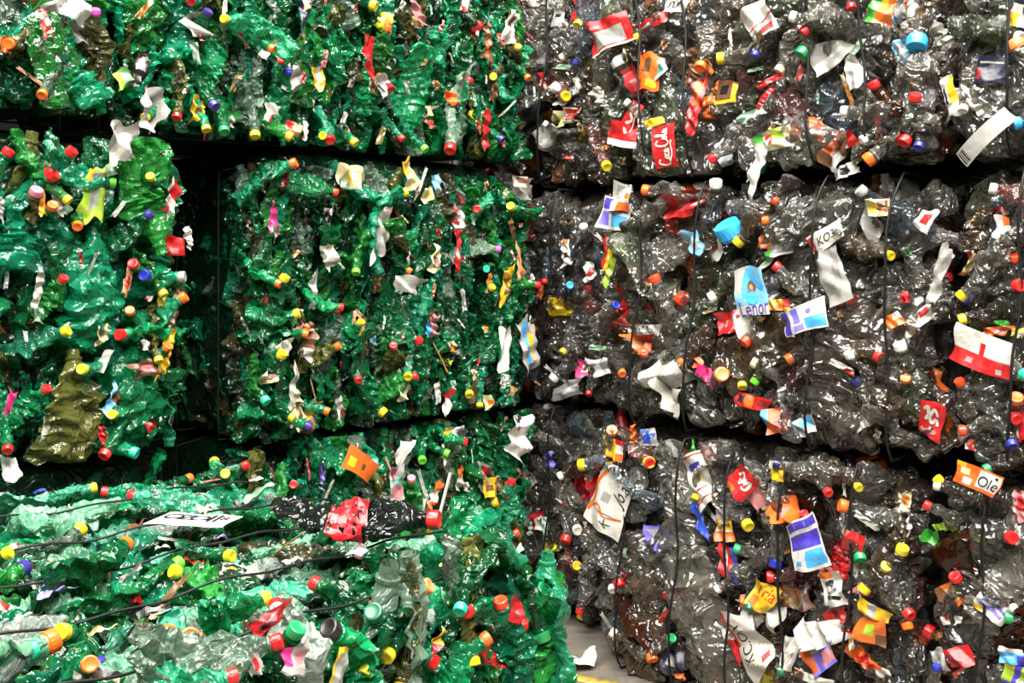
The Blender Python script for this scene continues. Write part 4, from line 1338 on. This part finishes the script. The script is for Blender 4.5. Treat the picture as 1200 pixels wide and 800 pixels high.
sheet(R, 483, 203, 15, 32, 10, 'cream', [(0, .5, .5, 1, 'yellow')])
sheet(R, 481, 333, 30, 18, -12, 'paper', [(.2, .3, .8, .7, 'grey')], lift=.06)
sheet(R, 368, 340, 9, 42, -5, 'silver')
sheet(R, 362, 400, 16, 44, -4, 'brown', [(.0, .5, .5, 1, 'dkred'), (.2, 0, .8, .3, 'white')])
sheet(R, 357, 385, 18, 9, 10, 'skin', [(.2, .2, .7, .7, 'orange')])
sheet(R, 606, 212, 38, 13, -6, 'silver', [(0, .0, .4, 1, 'black'), (.6, .4, .9, .9, 'brown')], lift=.06)
sheet(R, 613, 224, 26, 16, -10, 'silver')
sheet(R, 594, 408, 14, 46, -6, 'white', lift=.06)
sheet(R, 334, 408, 16, 14, 20, 'white')
sheet(R, 537, 290, 7, 66, -3, 'red', [(.2, .3, .8, .5, 'pinkish')])
sheet(R, 538, 258, 12, 30, 5, 'grey', [(.0, .3, .4, .9, 'red')])
sheet(R, 526, 470, 9, 26, -10, 'white', [(0, .6, 1, 1, 'red')], lift=.06)
sheet(R, 621, 404, 16, 48, 17, 'silver', [(.3, .1, .5, .9, 'sky'), (.55, .2, .7, .7, 'yellow')], lift=.06)
sheet(R, 319, 438, 24, 14, 20, 'cream', [(.3, .2, .8, .7, 'brown')])
sheet(R, 366, 488, 20, 34, 3, 'brown', [(.2, .4, .7, .9, 'yellow')])
sheet(R, 503, 385, 6, 18, 0, 'sky')
sheet(R, 510, 380, 8, 26, -8, 'pinkish')
sheet(R, 512, 305, 10, 24, -15, 'cream', [(.3, .2, .8, .7, 'brown')])
sheet(R, 594, 335, 9, 40, -14, 'yellow', [(.3, .3, .7, .7, 'brown')])
sheet(R, 610, 308, 7, 40, 0, 'skin', [(.2, .3, .8, .7, 'orange')])
sheet(R, 322, 258, 10, 34, -5, 'magenta', [(.2, 0, .8, .3, 'grey')])
sheet(R, 425, 390, 10, 50, 3, 'brown', [(.2, .2, .7, .6, 'yellow')])
sheet(R, 437, 392, 10, 24, 0, 'ltblue')
sheet(R, 480, 425, 9, 20, 0, 'paper')
sheet(R, 475, 460, 12, 20, 0, 'cream', [(.4, .3, .9, .8, 'white')])
sheet(R, 345, 455, 7, 46, -12, 'paper')
sheet(R, 350, 480, 12, 50, 5, 'cream', [(.3, .3, .7, .7, 'brown')])
sheet(R, 513, 215, 8, 20, 15, 'ltblue', [(.3, 0, .8, .4, 'white')])
sheet(R, 503, 228, 14, 18, 0, 'cream', [(.3, .4, .8, .8, 'yellow')])
sheet(R, 390, 300, 12, 20, 20, 'paper')
sheet(R, 556, 460, 12, 30, 0, 'brown')
sheet(R, 575, 470, 14, 16, 0, 'cream', [(.4, .2, .8, .6, 'orange')])
R = 'GB'
S(R, 425, 545, 34, 19, -34, 'orange', [(.5, .3, .62, .6, 'brown'), (.1, .2, .3, .6, 'yellow')], 'orange carton', lift=.075, amp=.06)
sheet(R, 610, 512, 19, 44, -14, 'white', [(.2, .6, .4, .75, 'magenta')], lift=.06)
sheet(R, 473, 529, 20, 12, 48, 'white', lift=.06, amp=.1)
S(R, 467, 566, 17, 44, -3, 'silver', [(.05, .1, .95, .4, 'pinkish'), (.1, .75, .4, .95, 'magenta'), (.05, .55, .95, .62, 'teal')], name='torn_sheet', amp=.2, lift=.06)
S(R, 576, 571, 18, 22, -5, 'yellow', [(.2, .3, .7, .6, 'brown')], 'yellow label')
sheet(R, 378, 558, 9, 36, 3, 'navy', [(.2, .3, .8, .7, 'violet')])
sheet(R, 522, 578, 3.5, 40, -20, 'white', lift=.07, amp=.05, ragged=.02)
sheet(R, 510, 580, 9, 26, -30, 'orange', [(0, .3, 1, .6, 'white')])
sheet(R, 541, 560, 8, 22, -12, 'orange', [(0, 0, 1, .5, 'silver')])
sheet(R, 567, 558, 13, 26, -18, 'silver', [(.3, .5, .8, .9, 'red')])
sheet(R, 532, 508, 24, 14, -5, 'white', [(0, .2, .4, 1, 'yellow'), (.6, .2, 1, 1, 'grey')])
sheet(R, 598, 575, 11, 22, 0, 'red')
sheet(R, 330, 595, 16, 10, 0, 'skin')
R = 'GF'
sheet(R, 350, 773, 24, 30, -15, 'silver', [(0, .3, .35, 1, 'magenta'), (.5, .3, .9, .7, 'pinkish')], lift=.075)
sheet(R, 318, 726, 40, 18, 12, 'red', [(.2, .2, .7, .7, 'pinkish')], lift=.07)
S(R, 400, 780, 14, 34, -18, 'silver', [(0, 0, .2, 1, 'yellow'), (0, .85, 1, 1, 'yellow')], name='torn_sheet', lift=.075)
sheet(R, 606, 716, 13, 24, -10, 'red', [(.3, .2, .6, .7, 'dkred')], lift=.07)
sheet(R, 515, 752, 9, 22, -30, 'yellow', [(0, 0, 1, .4, 'dkred')], lift=.07)
sheet(R, 302, 775, 16, 30, 0, 'grey', [(.2, .2, .6, .7, 'red')], lift=.07)
T = dict(face='top', amp=.35)
sheet(R, 243, 592, 24, 20, 10, 'cream', [(.3, .3, .8, .8, 'silver')], lift=.05, **T)
sheet(R, 396, 598, 36, 14, 10, 'white', [(0, .2, .4, .8, 'red'), (.6, .3, .9, .8, 'grey')], lift=.06, **T)
sheet(R, 418, 607, 34, 8, 0, 'pinkish', [(.6, .2, 1, .8, 'grey')], lift=.05, **T)
sheet(R, 65, 690, 56, 12, 10, 'violet', [(.3, .2, .9, .7, 'silver')], lift=.035, **T)
sheet(R, 257, 628, 24, 10, 0, 'navy', [(.3, .2, .9, .7, 'violet')], lift=.04, **T)
sheet(R, 47, 573, 20, 14, 0, 'blue', lift=.05, **T)
sheet(R, 300, 560, 26, 14, 0, 'white', [(.3, .2, .7, .7, 'grey')], lift=.05, **T)
sheet(R, 270, 606, 20, 8, 0, 'red', lift=.05, **T)
sheet(R, 120, 735, 46, 14, 10, 'cream', [(0, .2, .4, .8, 'orange'), (.5, .2, .7, .8, 'sky')], lift=.035, **T)
sheet(R, 185, 712, 52, 16, 8, 'black', [(.3, .3, .6, .6, 'grey')], lift=.04, **T)
sheet(R, 425, 645, 40, 12, 0, 'silver', [(.4, .1, .5, .9, 'teal'), (.55, .1, .62, .9, 'teal'), (.67, .1, .72, .9, 'teal')], lift=.05, **T)
sheet(R, 265, 665, 26, 12, 10, 'pinkish', [(.5, .2, 1, .8, 'yellow')], lift=.04, **T)
sheet(R, 525, 660, 24, 12, 0, 'yellow', [(.5, .2, 1, .8, 'white')], lift=.05, **T)
sheet(R, 460, 675, 46, 18, 0, 'silver', lift=.05, **T)
sheet(R, 540, 655, 16, 7, -20, 'orange', lift=.06, **T)
sheet(R, 455, 603, 20, 8, 0, 'paper', lift=.05, **T)
sheet(R, 30, 720, 40, 14, 0, 'grey', lift=.03, **T)
sheet(R, 345, 655, 40, 12, 0, 'paper', lift=.03, **T)
sheet(R, 190, 640, 30, 8, 0, 'paper', lift=.03, **T)
sheet(R, 62, 597, 18, 7, 0, 'white', lift=.04, **T)


def big_cup(k, px, py, d, col, name, label, tiltv=(.4, .6, .7)):
    B = BALES[k]
    u, v = B.pix(px, py, 'front', .05)
    m = B.scale_at(px, py)
    s = d * m / .039
    Rm = B.rot('front', tiltv, (0, -1, .3))
    o = B.child(name, CAP, Matrix.Translation(Vector(B.pt('front', u, v, .03))) @ Matrix(Rm.tolist()).to_4x4() @ Matrix.Scale(s, 4), CAPM[col])
    o['label'] = label


big_cup('R2b', 856, 278, 32, 'sky', 'dosing_cup', 'light blue dosing cup', (-.25, .75, .5))
big_cup('R1b', 1072, 42, 24, 'sky', 'dosing_cup', 'light blue dosing cup', (.05, -.75, .35))


def put(k, face, fam, vi, px, py, Z, Y, mat, scale, lift=.06, cap=None, wrap=None):
    """One chosen bottle with its middle at the pixel."""
    B = BALES[k]
    u, v = B.pix(px, py, face, .04)
    Rm = B.rot(face, Z, Y)
    va = fam[vi]
    c = B.F[face][3]
    B.poke = .2
    t = B.pt(face, u, v, lift - np.abs(c) @ (np.abs(Rm) @ va.half) * scale * .8)
    return B.bottle(va, Rm, t, mat, cap, wrap, scale)


# conspicuous bottles
put('R1c', 'front', VC, 4, 1150, 165, (.75, .65, .1), (0, 0, 1), CLEAR[0], 1.5, .075)
put('R1b', 'front', VC, 2, 1064, 105, (.05, 1, .1), (0, 0, 1), CLEAR[0], 1.1, .07)
put('R1b', 'front', VC, 3, 715, 160, (.3, 1, .1), (0, 0, 1), CLEAR[4], 1.6, .055)
put('R1b', 'front', VC, 4, 770, 150, (.1, 1, 0), (0, 0, 1), CLEAR[4], 1.5, .05)
put('R1b', 'front', VC, 1, 925, 185, (1, .1, 0), (0, 0, 1), CLEAR[0], 1.2, .06)
put('R2b', 'front', VC, 2, 905, 390, (.8, .6, .0), (0, 0, 1), CLEAR[3], 1.6, .06)
put('R2b', 'front', VC, 1, 920, 255, (-1, .1, .0), (0, 0, 1), CLEAR[1], 1.4, .06)
put('R2b', 'front', VC, 3, 1060, 478, (-.9, .45, .0), (0, 0, 1), CLEAR[3], 1.2, .06)
put('R2b', 'front', VC, 8, 1030, 520, (.4, .8, .0), (0, 0, 1), CLEAR[2], 1.6, .055)
put('R2b', 'front', VC, 5, 975, 470, (.3, .9, .0), (0, 0, 1), CLEAR[2], 1.6, .04)
put('R2c', 'front', VC, 3, 1160, 480, (.2, 1, .0), (0, 0, 1), CLEAR[0], 1.5, .055)
put('R3b', 'front', VC, 8, 770, 650, (.8, .5, .0), (0, 0, 1), CLEAR[1], 1.6, .06)
put('R3b', 'front', VC, 5, 815, 710, (-.3, .9, .0), (0, 0, 1), CLEAR[1], 1.8, .065)
put('R3b', 'front', VC, 2, 750, 720, (.1, .9, .0), (0, 0, 1), CLEAR[3], 1.6, .05)
put('R3b', 'front', VC, 4, 735, 560, (.4, .9, .0), (0, 0, 1), CLEAR[1], 1.3, .05)
put('R3b', 'front', VC, 7, 1110, 715, (.5, -.8, .0), (0, 0, 1), CLEAR[7], 1.5, .05) if False else None
put('R3c', 'front', VC, 1, 1112, 715, (.6, -.75, .0), (0, 0, 1), CLEAR[7], 1.7, .06)
put('R3c', 'front', VC, 2, 1120, 600, (.1, 1, .0), (0, 0, 1), CLEAR[0], 1.5, .05)
put('R3c', 'front', VC, 4, 1180, 670, (.1, 1, .0), (0, 0, 1), CLEAR[1], 1.7, .05)
put('GF', 'front', VG, 3, 644, 735, (.1, 1, .1), (.4, 0, 1), GREEN[2], 1.2, .09)
put('GF', 'front', VS, 3, 650, 735, (-.05, 1, .0), (.8, 0, .6), GREEN[7], .95, .10)
put('GF', 'front', VG, 7, 640, 745, (-.3, .9, .0), (.2, 0, 1), GREEN[0], .8, .09)
put('GF', 'front', VG, 5, 625, 715, (.05, 1, 0), (.9, 0, .4), GREEN[7], 1.25, .06)
put('GF', 'front', VG, 1, 460, 770, (.02, 1, 0), (.2, 0, 1), GREEN[5], 1.2, .07)
put('GF', 'front', VG, 4, 500, 765, (-.04, 1, 0), (.3, 0, 1), GREEN[5], 1.2, .07)
put('GF', 'top', VG, 1, 80, 590, (1, .1, 0), (0, 0, 1), DUSTY_SHEEN[0], .9, .04)
put('GL', 'front', VG, 3, 30, 265, (.2, 1, 0), (.2, 0, 1), GREEN[1], 1.3, .065)
put('GL', 'front', VG, 5, 115, 340, (.05, 1, 0), (.1, 0, 1), GREEN[1], 1.2, .06)
put('GL', 'front', VG, 1, 178, 210, (.2, -1, 0), (.1, 0, 1), GREEN[2], 1.1, .065)
put('GL', 'front', VG, 8, 85, 490, (.05, 1, 0), (.1, 0, 1), GREEN[6], 1.2, .055)
put('GL', 'front', VG, 5, 165, 480, (.05, 1, 0), (.1, 0, 1), GREEN[0], 1.2, .06)
put('G1L', 'front', VG, 3, 95, 110, (-.5, 1, 0), (.2, 0, 1), GREEN[1], 1.2, .06)
put('G1L', 'front', VG, 2, 68, 85, (-.15, 1, 0), (.2, 0, 1), GREEN[2], 1.1, .06)

# ------------------------------------------------------------------ floor, loose things
def structure(name, me):
    o = bpy.data.objects.new(name, me)
    COL.objects.link(o)
    o['kind'] = 'structure'
    return o


def concrete():
    b = NT('stained_concrete')
    tc = b.n('ShaderNodeTexCoord')
    p = b.n('ShaderNodeBsdfPrincipled')
    n1 = b.n('ShaderNodeTexNoise')
    n1.inputs['Scale'].default_value = 3
    n1.inputs['Detail'].default_value = 8
    n1.inputs['Roughness'].default_value = .7
    b.l(tc.outputs['Object'], n1.inputs['Vector'])
    cr = b.n('ShaderNodeValToRGB')
    cr.color_ramp.elements[0].position = .3
    cr.color_ramp.elements[0].color = rgb('#4a443c')
    cr.color_ramp.elements[1].position = .7
    cr.color_ramp.elements[1].color = rgb('#8a8276')
    b.l(n1.outputs['Fac'], cr.inputs[0])
    b.l(cr.outputs[0], p.inputs['Base Color'])
    p.inputs['Roughness'].default_value = .6
    n2 = b.n('ShaderNodeTexNoise')
    n2.inputs['Scale'].default_value = 60
    n2.inputs['Detail'].default_value = 5
    b.l(tc.outputs['Object'], n2.inputs['Vector'])
    bp = b.n('ShaderNodeBump')
    bp.inputs['Strength'].default_value = .2
    bp.inputs['Distance'].default_value = .01
    b.l(n2.outputs['Fac'], bp.inputs['Height'])
    b.l(bp.outputs[0], p.inputs['Normal'])
    b.l(p.outputs[0], b.out.inputs['Surface'])
    return b.m


def slab(name, x0, y0, x1, y1, z0, z1, mat):
    V = [(x, y, z) for z in (z0, z1) for y in (y0, y1) for x in (x0, x1)]
    Fq = [(0, 2, 3, 1), (4, 5, 7, 6), (0, 1, 5, 4), (2, 6, 7, 3), (0, 4, 6, 2), (1, 3, 7, 5)]
    return mesh_from(name, V, [np.array(Fq)], [mat], smooth=False)


structure('floor', slab('floor', -7, -3, 7, 9, -.12, 0, concrete()))
hall = solid('grey_hall_panel', '#262624', .8)
structure('wall_left', slab('wall_left', -7.1, -3, -7, 9, 0, 7, hall))
structure('wall_right', slab('wall_right', 7, -3, 7.1, 9, 0, 7, hall))
structure('wall_back', slab('wall_back', -7, 9, 7, 9.1, 0, 7, hall))
structure('wall_front', slab('wall_front', -7, -3.1, 7, -3, 0, 7, hall))
structure('ceiling', slab('ceiling', -7, -3, 7, 9, 7, 7.1, hall))
# painted yellow floor line, seen at the bottom of the open patch
ym = solid('yellow_floor_paint', '#b08a20', .6, bump=.3, bscale=30, stain='#6a6050', stain_amt=.9)
d0 = np.array([ray(655, 790)[0], 1.0]) * (EYE / ((790 - HY) / FPX))
d1 = np.array([ray(735, 806)[0], 1.0]) * (EYE / ((806 - HY) / FPX))
dv = unit(d1 - d0)
nv = np.array([-dv[1], dv[0]]) * .03
a0, a1 = d0 - dv * .5, d1 + dv * .25
Vl = [(*(a0 - nv), .001), (*(a1 - nv), .001), (*(a1 + nv), .001), (*(a0 + nv), .001), (*(a0 - nv), .003), (*(a1 - nv), .003), (*(a1 + nv), .003), (*(a0 + nv), .003)]
structure('trim_1', mesh_from('trim_1', Vl, [np.array([(3, 2, 1, 0), (4, 5, 6, 7), (0, 1, 5, 4), (1, 2, 6, 5), (2, 3, 7, 6), (3, 0, 4, 7)])], [ym], smooth=False))


def loose(name, me, M, label, cat, mat=None):
    o = bpy.data.objects.new(name, me)
    COL.objects.link(o)
    o.matrix_world = M
    o['label'], o['category'] = label, cat
    if mat is not None:
        o.material_slots[0].link = 'OBJECT'
        o.material_slots[0].material = mat
    return o


GF = BALES['GF']


def on_top(px, py, lift):
    u, v = GF.pix(px, py, 'top', lift)
    return GF.M @ Vector(GF.pt('top', u, v, lift))


# paper tag: long axis follows the pixel line (180,607)-(275,610)
pa, pb = on_top(183, 607, .06), on_top(272, 611, .06)
pc = on_top(225, 601, .06)
pd = on_top(228, 616, .06)
X = (pb - pa)
Y0 = (pc - pd)
wtag, htag = X.length * 1.0, Y0.length
X.normalize()
Yd = (Y0 - X * Y0.dot(X))
htag = Yd.length
Yd.normalize()
Zd = X.cross(Yd)
ctr = (pa + pb) / 2
me = patch('paper_tag', wtag, htag, 'white', seed=3, amp=.03, ragged=.02,
           texts=[('O', .2, .62, htag * .42, 0, 'navy'), ('Z', .375, .62, htag * .36, 0, 'navy'), ('O', .55, .62, htag * .42, 0, 'navy'),
                  ('1', .70, .62, htag * .07, 0, 'black'), ('1', .785, .62, htag * .07, 0, 'black'), ('8', .88, .62, htag * .16, 0, 'black')],
           regions=[(.1, .22, .62, .245, 'grey'), (.66, .2, .9, .23, 'grey')])
Mt = Matrix(((X.x, Yd.x, Zd.x, ctr.x), (X.y, Yd.y, Zd.y, ctr.y), (X.z, Yd.z, Zd.z, ctr.z), (0, 0, 0, 1)))
loose('paper_tag', me, Mt, 'white paper tag with grey letters lying on the front green bale', 'tag')

# dark bottle with a red cap lying on the edge of the front bale
v0 = VG[4]
p0 = on_top(512, 609, .10)
zd = Vector((.97, -.2, .02)).normalized()
yd = Vector((.05, .1, 1))
yd = (yd - zd * yd.dot(zd)).normalized()
xd = yd.cross(zd)
R0 = np.array([[xd.x, yd.x, zd.x], [xd.y, yd.y, zd.y], [xd.z, yd.z, zd.z]])
q = Vector(R0 @ v0.cap_ax).rotation_difference(zd).to_matrix()
R0 = np.array(q) @ R0
t0 = np.array(p0) - R0 @ v0.cap_pos
e = bpy.data.objects.new('flattened_bottle', None)
COL.objects.link(e)
e.matrix_world = Matrix.Translation(Vector(t0)) @ Matrix(R0.tolist()).to_4x4()
e['label'], e['category'] = 'flattened dark bottle with red sleeve and red cap lying loose on the front green bale', 'bottle'
for nm, me_, M_, mt in (('body', v0.mesh, Matrix.Identity(4), plastic('black_film', '#203028', '#101614', .8)), ('screw_cap', CAP, v0.capM @ Matrix.Scale(v0.capscale * 1.1, 4), CAPM['red']), ('sleeve', v0.wrap, Matrix.Identity(4), WRAP[0])):
    o = bpy.data.objects.new(nm, me_)
    COL.objects.link(o)
    o.parent = e
    o.matrix_basis = M_
    o.material_slots[0].link = 'OBJECT'
    o.material_slots[0].material = mt

# white plastic scrap at the foot of the front bale, and dark debris by the clear bales
def floor_at(px, py):
    k = EYE / ((py - HY) / FPX)
    return Vector((ray(px, py)[0] * k, k, 0))


scrap = patch('plastic_scrap', .11, .10, 'white', [(.2, .2, .5, .6, 'silver')], seed=24, amp=.5, ragged=.22)
zmin = min(v.co.z for v in scrap.vertices)
loose('plastic_scrap', scrap, Matrix.Translation(floor_at(681, 783) + Vector((0, 0, .004 - zmin))), 'white crumpled plastic scrap lying on the concrete floor beside the front green bale', 'scrap')


# ------------------------------------------------------------------ light
def lamp(loc, target, sx, sy, power, col=(1, .96, .9)):
    ld = bpy.data.lights.new('hall_light', 'AREA')
    ld.shape = 'RECTANGLE'
    ld.size, ld.size_y = sx, sy
    ld.energy = power
    ld.color = col
    o = bpy.data.objects.new('hall_light', ld)
    COL.objects.link(o)
    o.location = loc
    o.rotation_euler = (Vector(target) - Vector(loc)).to_track_quat('-Z', 'Y').to_euler()


for lx in (-3.2, -1.6, 0.0, 1.6, 3.2):
    for ly in (-1.2, .7, 2.4):
        if ly > 1.5 and abs(lx) > 2:
            continue
        lamp((lx, ly, 6.0), (lx, ly + .3, 0), 1.2, .3, 180 if ly < 1.5 else 240)
lamp((0.4, -2.3, 6.4), (0.2, 3.5, 1.0), 7.0, 1.2, 420, (.95, .98, 1))  # unseen rooflight, added for broad daylight sheen on the plastic
w = bpy.data.worlds.new('hall_air')
SC.world = w
w.use_nodes = True
w.node_tree.nodes['Background'].inputs[0].default_value = (.9, .95, 1, 1)
w.node_tree.nodes['Background'].inputs[1].default_value = .02

SC.view_settings.view_transform = 'Standard'
SC.view_settings.look = 'None'
SC.view_settings.exposure = -0.1
SC.view_settings.gamma = 1
SC.view_settings.use_curve_mapping = False
SC.cycles.max_bounces = 10
SC.cycles.transparent_max_bounces = 12
SC.cycles.diffuse_bounces = 3
SC.cycles.glossy_bounces = 3
SC.cycles.sample_clamp_indirect = 6
SC.cycles.use_denoising = True
SC.cycles.adaptive_threshold = .02
